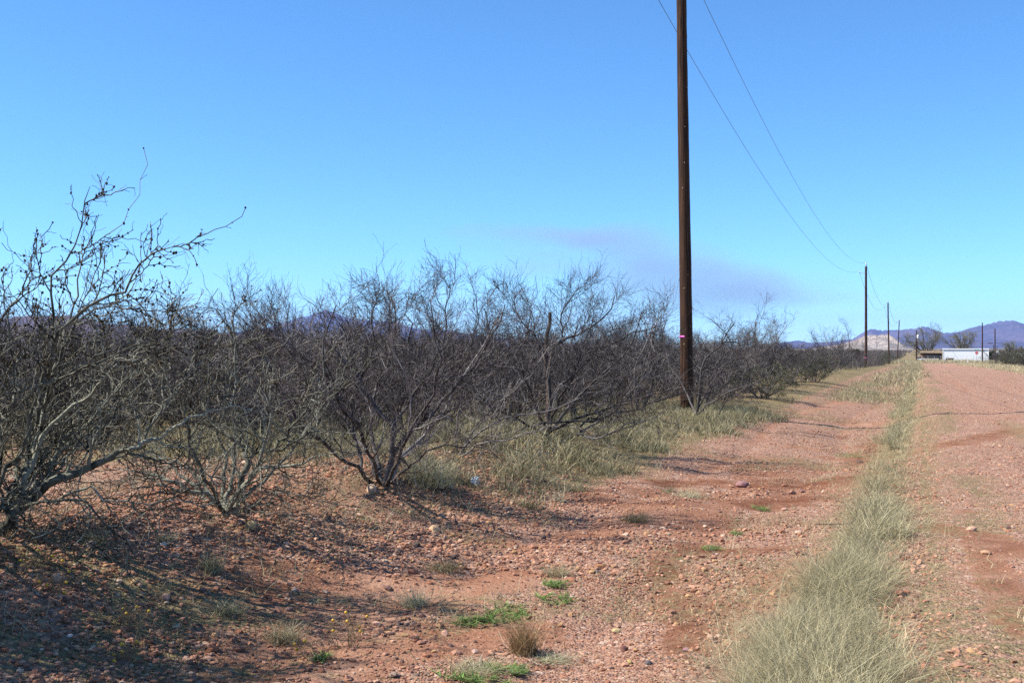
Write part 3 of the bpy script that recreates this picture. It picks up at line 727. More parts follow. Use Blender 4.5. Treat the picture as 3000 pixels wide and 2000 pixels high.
# A: the large pale-barked shrub cut by the left edge
rng = RS(21); YA = float(pix(15, 1572)[1]); NL = 18
A = [([(-40, 1640), (0, 1562), (32, 1520), (60, 1480), (96, 1454), (160, 1410), (223, 1381), (271, 1361), (335, 1323), (372, 1308)], (24, 9)),
 ([(350, 1318), (452, 1287, .1), (536, 1241, .15), (612, 1207, .2), (666, 1191, .2), (740, 1196, .3)], (9, 3)),
 ([(372, 1316), (450, 1345, .1), (497, 1360, .2), (560, 1375, .3), (640, 1400, .4)], (6, 2)),
 ([(30, 1520), (54, 1480), (77, 1387, .05), (96, 1339, .1), (121, 1298, .1), (128, 1253, .1), (159, 1234, .1), (215, 1180, .1), (280, 1130, .0), (330, 1080, -.1), (380, 1030, -.1), (430, 985, -.1)], (16, 3)),
 ([(60, 1430), (80, 1355, .1), (83, 1291, .2), (86, 1212, .2), (110, 1160, .2), (140, 1080, .2), (150, 1000, .1), (157, 890, 0), (159, 798), (210, 737), (230, 668), (251, 573), (264, 546)], (12, 1.3)),
 ([(-140, 1230), (-60, 1190), (0, 1165, -.1), (112, 1131, -.2), (170, 1100, -.2), (250, 1060, -.3), (340, 1020, -.3), (420, 1000, -.3)], (9, 2.5)),
 ([(100, 1330, .1), (130, 1200, .3), (150, 1120, .3), (165, 1066, .3), (199, 940, .3), (214, 864, .3), (230, 798, .3), (233, 749, .3), (262, 715, .3)], (9, 1.6)),
 ([(110, 1240), (140, 1080, -.2), (184, 959, -.3), (245, 906, -.3), (298, 875, -.3), (360, 860, -.3), (383, 802, -.3), (402, 777, -.3), (436, 753, -.3), (471, 733, -.3), (505, 722, -.3), (540, 712, -.3)], (9, 1.3)),
 ([(130, 1150, .2), (170, 1050, .2), (214, 959, .2), (268, 906, .2), (333, 898, .2), (383, 902, .2), (405, 915, .2)], (7, 1.5)),
 ([(-60, 1300, .3), (-30, 1100, .3), (0, 960, .3), (40, 880, .3), (65, 864, .3), (90, 800, .3), (82, 770, .3)], (8, 1.6)),
 ([(60, 1480), (80, 1476, -.1), (137, 1464, -.3), (191, 1467, -.4), (255, 1464, -.5), (287, 1508, -.6), (319, 1546, -.6), (383, 1588, -.6), (402, 1640, -.6)], (8, 2)),
 ([(150, 1466, -.3), (179, 1464, -.3), (217, 1435, -.3), (262, 1432, -.3), (287, 1448, -.3), (351, 1464, -.3), (430, 1470, -.3), (500, 1467, -.3), (570, 1452, -.2)], (7, 2)),
 ([(-30, 1440, -.4), (0, 1460, -.5), (29, 1483, -.5), (41, 1511, -.5), (64, 1546, -.5), (105, 1566, -.6), (160, 1575, -.6), (240, 1592, -.7)], (7, 2)),
 ([(-20, 1480), (0, 1419), (32, 1355), (64, 1304, -.1), (90, 1250, -.1), (60, 1150, -.2), (30, 1050, -.2), (20, 950, -.2), (10, 860, -.2)], (11, 2)),
 ([(-30, 1560), (-90, 1400, .2), (-170, 1250, .2), (-240, 1120, .1), (-330, 1000, .1), (-420, 900, .1)], (16, 3)),
 ([(-30, 1540), (-70, 1350, -.4), (-90, 1150, -.6), (-60, 1000, -.7), (-20, 900, -.7), (-10, 800, -.7)], (13, 2.5)),
 ([(-40, 1560), (-140, 1450, -.5), (-260, 1350, -.9), (-380, 1200, -1.2), (-450, 1080, -1.3)], (15, 3)),
 ([(20, 1500), (60, 1350, .6), (110, 1200, 1.0), (190, 1080, 1.3), (260, 1000, 1.5), (330, 950, 1.6)], (12, 3)),
 ([(215, 1385), (250, 1330, .1), (290, 1265, .2), (325, 1235, .3), (380, 1190, .4), (440, 1130, .4), (500, 1080, .5)], (5, 2)),
 ([(420, 1300, .1), (450, 1240, .1), (480, 1190, .1), (530, 1120, .1), (570, 1080, .1), (610, 1030, .1), (650, 985, .1)], (6, 2)),
 ([(480, 1200, .1), (475, 1120, .2), (490, 1040, .2), (485, 960, .2), (495, 900, .2)], (4, 1.5)),
 ([(120, 1260), (150, 1140, -.3), (230, 1080, -.5), (320, 1050, -.6), (400, 1010, -.6), (465, 955, -.6)], (6, 1.6))]
for i in range(12):
    tx, ty, dy = 20+480*rng.rand(), 940+310*rng.rand(), .25+1.3*rng.rand()
    sx = -30+110*rng.rand(); mx, my = (sx*.62+tx*.38)+30*rng.randn(), 1290+60*rng.randn()
    A.append(([(sx, 1500), (mx, my, dy*.5), ((mx+tx)/2+25*rng.randn(), (my+ty)/2, dy*.8), (tx, ty, dy)], (8, 2.4)))
lim = [limb(p, (r if i == 0 else tuple(np.array(r)*.75)), YA, NL, rng) for i, (p, r) in enumerate(A)]
lv = sub(lim, rng, [dict(K=8, t0=.12, len=.33, lsd=.32, N=9, rf=.6, rmin=.005, ang=42, up=.05, wig=.17, zig=.18, rmax=.014),
                    dict(K=6, t0=.15, len=.24, lsd=.4, N=7, rf=.6, rmin=.0032, ang=48, up=.03, wig=.2, zig=.28, rmax=.007),
                    dict(K=2, t0=.1, len=.10, lsd=.4, N=5, rf=.7, rmin=.0022, ang=50, up=.02, wig=.2, zig=.28)])
base = P(-40, YA, 1640)
hero('thorn_shrub', base, lv, 2, (8, 5, 4, 3), (M['bark2'], M['twig2']), 'large pale-barked bare shrub cut by the left edge, with one tall shoot', 'shrub', None, 1500, rng, 2, zmin=1.5)

# B: the second shrub with a forked trunk on the bank
rng = RS(22); YB = float(pix(664, 1503)[1])
B = [([(649, 1497), (614, 1451, -.1), (553, 1436, -.2), (515, 1421, -.3), (477, 1402, -.3), (420, 1385, -.3), (350, 1370, -.3)], (9, 2)),
 ([(640, 1490), (607, 1425, .1), (580, 1398, .2), (545, 1367, .3), (500, 1344, .3), (440, 1330, .4), (380, 1280, .4)], (7, 2)),
 ([(664, 1505), (698, 1444), (718, 1382), (725, 1352), (718, 1317, .1), (700, 1290, .1), (664, 1275, .1), (620, 1240, .2), (600, 1180, .2), (610, 1110, .2)], (14, 2)),
 ([(675, 1503), (702, 1447, -.1), (733, 1398, -.1), (760, 1363, -.2), (802, 1367, -.2), (859, 1363, -.3), (913, 1348, -.3), (985, 1325, -.3)], (9, 2)),
 ([(715, 1380), (725, 1352, .1), (767, 1317, .1), (806, 1317, .1), (859, 1294, .1), (917, 1268, .1), (990, 1262, .1)], (8, 2)),
 ([(760, 1320), (806, 1310, -.1), (832, 1275, -.1), (867, 1237, -.2), (909, 1180, -.2), (936, 1149, -.2), (955, 1080, -.2)], (6, 1.6)),
 ([(660, 1490), (664, 1428, .2), (683, 1390, .3), (683, 1344, .3), (690, 1290, .3), (700, 1240, .3), (690, 1180, .3), (700, 1100, .2), (690, 1040, .2), (695, 985, .2)], (8, 1.6)),
 ([(655, 1495), (655, 1401, .3), (664, 1363, .5), (645, 1320, .6), (640, 1260, .6), (660, 1190, .6), (680, 1120, .6), (695, 1040, .6), (685, 960, .5), (690, 890, .5)], (8, 1.4)),
 ([(675, 1500), (760, 1420, .4), (830, 1350, .6), (900, 1250, .8), (960, 1180, .9), (1010, 1110, .9)], (7, 1.8)),
 ([(655, 1500), (600, 1400, -.3), (560, 1310, -.4), (540, 1220, -.5), (560, 1130, -.5), (570, 1050, -.5)], (7, 1.6)),
 ([(670, 1500), (730, 1400, -.4), (770, 1300, -.5), (790, 1220, -.6), (770, 1140, -.6), (790, 1060, -.6)], (7, 1.6)),
 ([(650, 1500), (560, 1420, .4), (480, 1330, .7), (430, 1230, .8), (410, 1140, .8)], (7, 1.8)),
 ([(668, 1505), (740, 1475, -.3), (820, 1440, -.4), (890, 1455, -.4), (950, 1470, -.4)], (3, 1))]
lim = [limb(p, r, YB, 14, rng) for p, r in B]
lv = sub(lim, rng, [dict(K=10, t0=.2, len=.38, lsd=.35, N=8, rf=.6, rmin=.0045, ang=40, up=.04, wig=.17, zig=.16, rmax=.012),
                    dict(K=6, t0=.15, len=.23, lsd=.4, N=6, rf=.6, rmin=.003, ang=46, up=.03, wig=.2, zig=.22, rmax=.006),
                    dict(K=3, t0=.1, len=.10, lsd=.4, N=4, rf=.7, rmin=.002, ang=50, up=.02, wig=.2, zig=.25)])
hero('thorn_shrub', pix(664, 1503), lv, 2, (8, 5, 4, 3), (M['bark2'], M['twig2']), 'bare shrub with a short forked trunk on the stony bank', 'shrub', None, 500, rng, 2, zmin=1.2)

# C: the big V-shaped mesquite
rng = RS(23); YC = float(pix(1127, 1425)[1])
C_ = [([(1124, 1426), (1145, 1321), (1151, 1251), (1142, 1216), (1117, 1188), (1096, 1145), (1068, 1117), (1058, 1068), (1023, 1033), (998, 998), (970, 956), (921, 946), (860, 905)], (11, 2.2)),
 ([(1060, 1075), (1070, 1050, .1), (1082, 1005, .1), (1093, 963, .1), (1096, 921, .1), (1090, 860, .1), (1100, 800, .1), (1095, 760, .1)], (5, 1.2)),
 ([(1145, 1220), (1188, 1170, .1), (1205, 1142, .1), (1219, 1096, .2), (1217, 1054, .2), (1221, 1016, .2), (1205, 981, .2), (1205, 946, .2), (1202, 900, .2), (1190, 840, .2), (1198, 780, .2)], (6, 1.2)),
 ([(1195, 1158), (1237, 1100, -.1), (1251, 1058, -.2), (1280, 1000, -.2), (1300, 930, -.2), (1310, 860, -.2), (1305, 800, -.2), (1320, 760, -.2)], (5.5, 1.2)),
 ([(1131, 1424), (1160, 1303), (1191, 1261), (1205, 1237), (1233, 1212), (1265, 1184), (1296, 1138), (1328, 1096), (1359, 1058), (1394, 1012), (1423, 981), (1437, 942), (1461, 882), (1480, 820)], (10, 1.6)),
 ([(1225, 1218), (1252, 1170, .2), (1261, 1131, .3), (1289, 1103, .4), (1330, 1060, .5), (1370, 1000, .5), (1385, 930, .5), (1400, 850, .5), (1395, 790, .5)], (6, 1.3)),
 ([(1068, 1415), (1051, 1303, .2), (1037, 1233, .3), (1035, 1188, .3), (1030, 1160, .3), (1040, 1117, .3), (1058, 1086, .3), (1050, 1030, .3), (1020, 960, .3), (1000, 880, .3)], (7, 1.5)),
 ([(1035, 1170, .3), (1020, 1140, .3), (1000, 1125, .3), (985, 1100, .3), (950, 1050, .3), (900, 1000, .3), (850, 950, .3), (810, 900, .3), (780, 850, .3)], (5, 1.2)),
 ([(1124, 1426), (1170, 1380, -.4), (1226, 1338, -.7), (1268, 1296, -.9), (1340, 1290, -1.0), (1430, 1300, -1.1)], (5, 1.5)),
 ([(1110, 1425), (1000, 1330, -.4), (900, 1240, -.6), (830, 1130, -.7), (790, 1010, -.8), (740, 930, -.8), (700, 880, -.8)], (7, 1.4)),
 ([(1120, 1425), (1100, 1300, .6), (1090, 1150, 1.0), (1130, 1020, 1.2), (1160, 900, 1.3), (1150, 800, 1.3)], (8, 1.4)),
 ([(1125, 1425), (1200, 1300, .7), (1290, 1180, 1.2), (1360, 1060, 1.4), (1430, 930, 1.5), (1470, 830, 1.5)], (8, 1.4)),
 ([(1120, 1425), (1060, 1280, .8), (960, 1140, 1.3), (890, 1010, 1.5), (840, 900, 1.6), (850, 810, 1.6)], (8, 1.4)),
 ([(1130, 1425), (1180, 1300, -.6), (1240, 1170, -.8), (1290, 1030, -1.0), (1270, 900, -1.0), (1260, 800, -1.0)], (7, 1.3)),
 ([(1118, 1425), (1080, 1290, -.6), (1010, 1170, -.9), (960, 1040, -1.0), (960, 920, -1.0), (985, 820, -1.0)], (7, 1.3)),
 ([(1200, 1240, -.1), (1205, 1180, -.2), (1203, 1120, -.2), (1190, 1050, -.3), (1160, 980, -.3), (1145, 900, -.3), (1130, 830, -.3)], (3.5, 1.2)),
 ([(1330, 1095), (1380, 1090, .1), (1440, 1050, .2), (1500, 990, .2), (1540, 930, .2)], (4, 1.3)),
 ([(921, 946), (860, 960, .1), (800, 930, .1), (760, 900, .1), (730, 850, .1)], (3, 1.0))]
C_ = [([(q[0], max(q[1], 1425-(1425-q[1])*.88), *q[2:]) for q in p], r) for p, r in C_]
lim = [limb(p, r, YC, 14, rng, .016) for p, r in C_]
lv = sub(lim, rng, [dict(K=12, t0=.2, len=.42, lsd=.32, N=9, rf=.5, rmin=.0035, ang=38, up=.075, wig=.15, zig=.12, rmax=.011),
                    dict(K=8, t0=.12, len=.25, lsd=.4, N=7, rf=.6, rmin=.0021, ang=40, up=.06, wig=.17, zig=.15, rmax=.0055),
                    dict(K=5, t0=.1, len=.14, lsd=.45, N=5, rf=.7, rmin=.0015, ang=38, up=.05, wig=.16, zig=.15)])
hero('mesquite_bush', pix(1127, 1425), lv, 2, (8, 5, 3, 3), (M['bark'], M['twig']), 'big bare mesquite with two trunks spreading in a V behind the bank', 'bush')

# D: the mesquite with a broken snag
rng = RS(24); YD = 17.0
D_ = [([(1606, 1290), (1606, 1154), (1603, 1090), (1599, 1035), (1601, 987), (1611, 915)], (9, 6)),
 ([(1612, 1150), (1600, 1060), (1590, 1032), (1578, 1015), (1566, 1000)], (6, 5)),
 ([(1610, 1200), (1616, 1130, -.1), (1613, 1035, -.1), (1630, 982, -.1), (1673, 958, -.1), (1730, 934, -.1), (1790, 880, -.1), (1800, 830, -.1)], (7, 1.5)),
 ([(1612, 1180), (1635, 1120, .2), (1706, 1054, .2), (1754, 1001, .2), (1850, 953, .2), (1930, 925, .2)], (6, 1.5)),
 ([(1600, 1020), (1597, 987, .2), (1549, 939, .2), (1515, 882, .2), (1500, 840, .2)], (4, 1.3)),
 ([(1630, 985), (1650, 960, .2), (1644, 891, .2), (1673, 834, .2), (1697, 800, .2)], (4, 1.2)),
 ([(1606, 1270), (1540, 1150, .5), (1480, 1050, .9), (1440, 950, 1.2), (1420, 870, 1.3)], (6, 1.4)),
 ([(1606, 1270), (1680, 1170, .7), (1760, 1090, 1.1), (1830, 1010, 1.4), (1870, 930, 1.5), (1880, 880, 1.5)], (6, 1.4)),
 ([(1606, 1270), (1560, 1150, -.7), (1530, 1050, -1.0), (1540, 950, -1.2), (1560, 870, -1.3)], (5, 1.3)),
 ([(1606, 1270), (1640, 1150, -.7), (1690, 1060, -1.1), (1720, 960, -1.3), (1740, 880, -1.4)], (5, 1.3)),
 ([(1606, 1270), (1690, 1220, -.6), (1790, 1180, -1.0), (1880, 1150, -1.2), (1960, 1130, -1.3)], (5, 1.3)),
 ([(1606, 1275), (1530, 1230, -.6), (1440, 1180, -.9), (1380, 1120, -1.0), (1350, 1050, -1.0)], (5, 1.3))]
D_ = [(p if i < 2 else [(q[0], 1280-(1280-q[1])*.92, *q[2:]) for q in p], r) for i, (p, r) in enumerate(D_)]
lim = [limb(p, r, YD, 12, rng, .016) for p, r in D_]
l2 = [l for i, l in enumerate(lim) if i > 1]
lv = sub(l2, rng, [dict(K=12, t0=.2, len=.55, lsd=.32, N=8, rf=.5, rmin=.004, ang=38, up=.07, wig=.15, zig=.12, rmax=.011),
                   dict(K=8, t0=.12, len=.32, lsd=.4, N=6, rf=.6, rmin=.0026, ang=40, up=.05, wig=.17, zig=.15, rmax=.006),
                   dict(K=5, t0=.1, len=.22, lsd=.45, N=4, rf=.7, rmin=.002, ang=38, up=.05, wig=.16, zig=.15)])
rt = hero('mesquite_bush', pix(1606, 1285), lv, 2, (7, 4, 3, 3), (M['bark'], M['twig']), 'bare mesquite with a broken dead stub sticking up in its middle', 'bush')
V, q = tubes([(np.array([l[0]]), np.array([l[1]]), 8) for l in lim[:2]])
o = ob('dead_stub', mesh_np('dead_stub', V-pix(1606, 1285), [q], True), M['deadwood'], rt)

# low sprawling limbs between the mesquites and the pole
def sprawl(Y0, limbs_, seed, lab, K=9, length=.6):
    rng = RS(seed); lim = [limb(p, r, Y0, 12, rng, .014) for p, r in limbs_]
    lv = sub(lim, rng, [dict(K=K, t0=.1, len=length, lsd=.35, N=7, rf=.5, rmin=.003, ang=40, up=.04, wig=.17, zig=.14, rmax=.008),
                        dict(K=7, t0=.12, len=.3, lsd=.4, N=6, rf=.6, rmin=.0022, ang=42, up=.03, wig=.17, zig=.15, rmax=.005),
                        dict(K=4, t0=.1, len=.17, lsd=.45, N=4, rf=.7, rmin=.0017, ang=40, up=.03, wig=.16, zig=.15)])
    p0 = lim[0][0][0]; p0 = np.array([p0[0], p0[1], float(H(p0[0], p0[1]))])
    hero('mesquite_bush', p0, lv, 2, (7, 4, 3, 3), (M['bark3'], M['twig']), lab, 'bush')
sprawl(13.4, [([(1340, 1345), (1360, 1310), (1420, 1255), (1515, 1216), (1606, 1202), (1700, 1165)], (5, 1.6)),
              ([(1340, 1345), (1380, 1270, .3), (1450, 1190, .5), (1530, 1120, .6), (1580, 1060, .7)], (4, 1.4)),
              ([(1340, 1345), (1400, 1300, -.3), (1480, 1290, -.5), (1570, 1265, -.7), (1640, 1250, -.8)], (4, 1.4)),
              ([(1340, 1345), (1340, 1240, .4), (1360, 1140, .6), (1390, 1060, .6)], (4, 1.3))], 31, 'low sprawling bush leaning right between the V-shaped and the broken mesquite')
sprawl(16.2, [([(1505, 1290), (1587, 1240), (1730, 1235), (1778, 1197), (1850, 1168), (1922, 1178), (1993, 1145)], (4.5, 1.5)),
              ([(1700, 1250), (1740, 1230), (1874, 1192, .2), (2007, 1149, .3), (2080, 1115, .3)], (4, 1.4)),
              ([(1700, 1265), (1800, 1200, .4), (1880, 1110, .8), (1940, 1040, 1.0)], (4, 1.4)),
              ([(1690, 1270), (1750, 1280, -.3), (1850, 1240, -.5), (1930, 1220, -.6)], (3.5, 1.3))], 32, 'low bush with long limbs reaching across the foot of the near pole')
sprawl(25.0, [([(2040, 1215), (2050, 1150), (2056, 1078), (2087, 1034), (2116, 1007), (2123, 982), (2150, 950)], (4.5, 1.3)),
              ([(2040, 1215), (2085, 1120, .5), (2150, 1040, .8), (2170, 990, .9)], (3.6, 1.2)),
              ([(2040, 1215), (2110, 1160, -.4), (2190, 1130, -.7), (2260, 1100, -.8)], (3.5, 1.2)),
              ([(2107, 1212, -.5), (2125, 1180, -.5), (2170, 1150, -.6), (2230, 1140, -.6)], (3, 1.1)),
              ([(2040, 1215), (2000, 1130, .6), (1960, 1060, .9), (1950, 1000, 1.0)], (3.6, 1.2)),
              ([(2116, 1007), (2145, 1000), (2175, 1010, .1), (2200, 990, .1)], (2.4, 1.0))], 33, 'bare bush just right of the near pole with one tall bent branch', 8, .42)

# variants for the thicket
def bush_variant(seed, h, spread, L0n=8, up=.07, tilt=38, fine=1.0, leafy=0, rm=1.0):
    rng = RS(seed); limbs_ = []
    for i in range(L0n):
        a = 2*pi*(i+rng.rand()*.8)/L0n; tl = radians(tilt*(.35+.9*rng.rand()))
        d = np.array([cos(a)*sin(tl), sin(a)*sin(tl), cos(tl)]); L = h*(.75+.35*rng.rand())*(1+.25*sin(tl))
        pts = [np.array([.05*cos(a), .05*sin(a), -.08])]
        for k in range(6):
            d = d+.16*rng.randn(3)+np.array([0, 0, up]); d /= np.linalg.norm(d); pts.append(pts[-1]+d*np.array([spread, spread, 1])*L/6)
        limbs_.append(resample(pts, (.028*h/2*rm, .008*rm), 10, rng, .01))
    lv = sub(limbs_, rng, [dict(K=8, t0=.15, len=.40*h, lsd=.35, N=7, rf=.5, rmin=.0055*rm, ang=40, asd=16, up=.06, wig=.17, zig=.12, rmax=.013),
                           dict(K=int(9*fine), t0=.12, len=.2*h, lsd=.4, N=5, rf=.6, rmin=.004*rm, ang=42, asd=16, up=.05, wig=.18, zig=.15, rmax=.007),
                           dict(K=int(6*fine), t0=.1, len=.11*h, lsd=.45, N=4, rf=.7, rmin=.0031*rm, ang=40, asd=16, up=.05, wig=.16, zig=.15)])
    V, q, c = mesh_levels(lv[:2], (6, 4)); trunk = mesh_np('trunk', V, [q], True, c); trunk.materials.append(M['bark'])
    V, q, c = mesh_levels(lv[2:], (3, 3)); tw = mesh_np('twigs', V, [q], True, c); tw.materials.append(M['twig'])
    parts = [('trunk', trunk), ('twigs', tw)]
    if leafy:
        Pn = lv[-1][0]; i = rng.randint(0, len(Pn), leafy); c = Pn[i, rng.randint(1, Pn.shape[1], leafy)]
        pal = np.array([(.11, .13, .045), (.08, .10, .035), (.15, .16, .06)])
        V, q, cc = blades(c, .05+.04*rng.rand(leafy), .035, rng, pal, 1.4, .5, N=3)
        lf = mesh_np('leaves', V, [q], False, cc); lf.materials.append(M['leaf']); parts.append(('leaves', lf))
    return parts
VAR = [bush_variant(200+i, 1.9, 1.0+.15*(i % 3), 7+i % 3, .05+.02*(i % 3), 36+6*(i % 4)) for i in range(8)]
GREEN = [bush_variant(300+i, 1.6, 1.15, 9, .05, 45, .9, 1700) for i in range(2)]
LOOSE = [bush_variant(320+i, 2.3, .9, 4, .06, 28, .8) for i in range(3)]
def place(parts, name, loc, rz, s, label, cat, group, sz=1.):
    root = empty(name, loc, label, cat, group); root.rotation_euler = (0, 0, rz); root.scale = (s, s, s*sz)
    for n, me in parts:
        o = bpy.data.objects.new(n, me); COL.objects.link(o); o.parent = root
    return root
rng = RS(77); spots = []
def ok(x, y, r):
    for a, b, c in spots:
        if (a-x)**2+(b-y)**2 < ((r+c)*.5)**2: return False
    return True
for p, r_ in ((pix(664, 1503), 1.6), (pix(1127, 1425), 1.8), ((P(1606, 17, 1270)), 1.6), (P(-40, YA, 1560), 2.0)): spots.append((p[0], p[1], r_))
NB = 0
L1 = 'bare grey-brown mesquite bush packed in the thicket left of the pole line'
L2 = 'bare bush in the hedge-like edge of scrub running along the far poles'
for rows, y0, y1, sp in ((9000, 13.5, 24, 1.35), (9000, 24, 45, 1.75), (9000, 45, 100, 2.9)):
    x, y = scatter(rows, y0, y1, rng, .52)
    for a, b in zip(x, y):
        if NB >= 268: break
        u, v = uv(a, b)
        lim_ = -7.6 if b < 22 else (-6.4 if b < 29 else -5.3)
        if v > lim_ or not ok(a, b, sp): continue
        if b < 14.8 and a < -1.0: continue
        if abs(a/b-(2013-1500)/F) < .016 and b < 27.5: continue
        spots.append((a, b, sp)); NB += 1
        s = (.80 if b < 22 else .93 if b < 40 else 1.0)*(.82+.3*rng.rand())
        vr = VAR[rng.randint(len(VAR))]
        if rng.rand() < .06: vr = LOOSE[rng.randint(3)]
        edge = b > 29 and v > -7.5
        place(vr, 'mesquite_bush', (a, b, float(H(a, b))-.03), rng.rand()*6.28, s, L2 if edge else L1, 'bush',
              'bushes along the scrub edge by the far poles' if edge else 'mesquite bushes of the thicket', .85+.2*rng.rand())
# bushes that stand out
def one(parts, name, px, U, hm, lab, cat, group=None, rz=0., wide=1., ref=1.9):
    p, ppm, v = far(px, U); s = hm/ref
    return place(parts, name, tuple(p-np.array([0, 0, .03])), rz, s*wide, lab, cat, group, 1/wide)
one(GREEN[0], 'green_bush', 2388, 56, 1.1, 'green-leaved low bush at the edge of the scrub before the second pole', 'bush', None, .4, 1.25, 1.6)
one(GREEN[1], 'green_bush', 2232, 37, 1.1, 'low greenish bush half hidden among bare bushes right of the near pole', 'bush', None, 2., 1.3, 1.6)
one(GREEN[0], 'green_bush', 2585, 175, 1.6, 'dull green bush at the foot of the third pole', 'bush', None, 1.1, 1.5, 1.6)
one(LOOSE[0], 'mesquite_tree', 2420, 118, 3.4, 'thin bare tree leaning left above the scrub, left of the dark juniper', 'tree', None, .5, 1, 2.3)
one(LOOSE[1], 'mesquite_tree', 2465, 112, 3.5, 'thin bare tree just left of the dark green juniper', 'tree', None, 2.5, 1, 2.3)
one(LOOSE[2], 'mesquite_tree', 2190, 55, 3.1, 'loose bare tree rising above the thicket right of the near pole', 'tree', None, 1.5, 1, 2.3)
one(LOOSE[0], 'mesquite_tree', 2245, 70, 3.1, 'small bare tree farther back, midway between near and second pole', 'tree', None, 4.5, 1, 2.3)
rng = RS(78)
for i in range(26):
    U = 88+130*rng.rand()**.8; v = 9.6+(U-60)*.06*rng.rand()*2.4; x, y = xy(U, v)
    vr = GREEN[rng.randint(2)] if rng.rand() < .35 else VAR[rng.randint(8)]
    place(vr, 'roadside_bush', (x, y, float(H(x, y))), rng.rand()*6, (.95+.35*rng.rand()), 'grey-green bush in the clump on the far right side of the road', 'bush', 'bushes right of the road', .9)

# the scrub farther off, one mass
rng = RS(79)
def scrub(n, y0, y1, h0, h1, tw, wd):
    x, y = scatter(n, y0, y1, rng, .56); u, v = uv(x, y)
    k = (v < -5.6)|((v > 14)&(u > 300)); x, y = x[k], y[k]; m = len(x)
    hh = h0+(h1-h0)*rng.rand(m)
    b = np.repeat(np.stack([x, y, H(x, y)], 1), tw, axis=0)
    b[:, :2] += .55*rng.randn(len(b), 2)
    pal = np.array([(.12, .095, .09), (.10, .08, .075), (.15, .12, .11), (.09, .085, .06), (.17, .15, .14)])
    return blades(b, np.repeat(hh, tw)*.9, wd, rng, pal, .55, .3)
G = Grass(); G.add(scrub(2600, 95, 170, 1.5, 2.1, 42, .022)); G.add(scrub(5200, 170, 420, 1.6, 2.3, 24, .05)); G.add(scrub(5000, 420, 1100, 1.8, 2.8, 10, .16))
G.build('distant_scrub'); tag(bpy.data.objects['distant_scrub'], 'mass of bare grey scrub reaching back to the hills', 'scrub', kind='stuff')

# unseen bushes left of the frame shading the bank; leafy ones added to deepen it
for i, (x, y, s) in enumerate(((-4.15, 5.3, .85), (-4.3, 5.9, .85), (-3.9, 4.7, .8), (-4.9, 6.5, .9), (-4.55, 5.5, .95), (-4.2, 4.9, .95), (-4.9, 6.1, .95))):
    place(LOOSE[i % 3] if i < 4 else GREEN[i % 2], 'mesquite_bush', (x, y, float(H(x, y))), i*1.3, s, 'bush beyond the left edge whose shade falls on the bank', 'bush', 'bushes beyond the left edge', 1.3)

# fallen twig across the grass strip
rng = RS(41); p = pix(2560, 1545); s = p[1]/F
q = [P(2387, p[1]-.1, 1535), P(2450, p[1]-.05, 1533), P(2510, p[1], 1531), P(2556, p[1], 1537)]
l0 = [resample(q, (.0045, .003), 10, rng, .004)]
c1 = grow(l0[0][0][None], l0[0][1][None], 9, .1, .9, 35, 10, .16, .3, 5, .6, .0018, .05, .1, .1, rng)
V, qd = tubes([(l0[0][0][None], l0[0][1][None], 6), (c1[0], c1[1], 4)])
o = ob('fallen_branch', mesh_np('fallen_branch', V-p, [qd], True), M['deadwood'], None, tuple(p)); tag(o, 'thin dark thorny branch lying across the grass strip', 'branch')
# litter
p = pix(1390, 1420); mb = MB(); rg = RS(5)
V = []; n = 5
for i in range(n):
    for j in range(n): V.append([(i/4-.5)*.07+.012*rg.randn(), (j/4-.5)*.04+.012*rg.randn(), .0+(j/4)*.09+.014*rg.randn()])
mb.add(np.array(V), [[i*n+j, (i+1)*n+j, (i+1)*n+j+1, i*n+j+1] for i in range(n-1) for j in range(n-1)])
o = mb.build('paper_scrap', simple('white litter', (.72, .76, .8), .6, .15, 30), None, tuple(p)); tag(o, 'crumpled white scrap of litter on the shaded bank', 'litter')
sl = o.modifiers.new('thickness', 'SOLIDIFY'); sl.thickness = .002

# ------------------------------------------------------------------ poles and wires
def wood_mat():
    m, nt, b = mat('creosoted pole wood')
    f = noise(nt, 5, 7, objco(nt, (9, 9, .22)), .65); f2 = noise(nt, 2.2, 3, objco(nt, (1, 1, .8)))
    c = ramp(nt, f, [(.34, (.008, .004, .003)), (.48, (.045, .02, .009)), (.7, (.13, .06, .025))])
    c = mixc(nt, ramp(nt, f2, [(.4, (0, 0, 0)), (.75, (.55, .55, .55))]), c, (.045, .02, .012))
    ck = ramp(nt, noise(nt, 1., 4, objco(nt, (34, 34, .35))), [(.36, (.12, .1, .1)), (.42, (1, 1, 1))])
    c = mixc(nt, 1., c, ck, 'MULTIPLY')
    nt.links.new(c, b.inputs['Base Color']); bump(nt, b, mth(nt, 'ADD', f, ck), .02, .7); b.inputs['Roughness'].default_value = .75
    return m
M['pole'] = wood_mat()
M['tape'] = simple('pink flagging tape', (.80, .10, .48), .45, .1, 20, .4)
M['metal'] = simple('galvanised metal', (.42, .43, .44), .45, .2, 30, .5)
M['ceramic'] = simple('grey porcelain', (.62, .66, .70), .3, .1, 10, .5)
M['knot'] = simple('pale knots', (.38, .27, .15), .8, .3, 40)
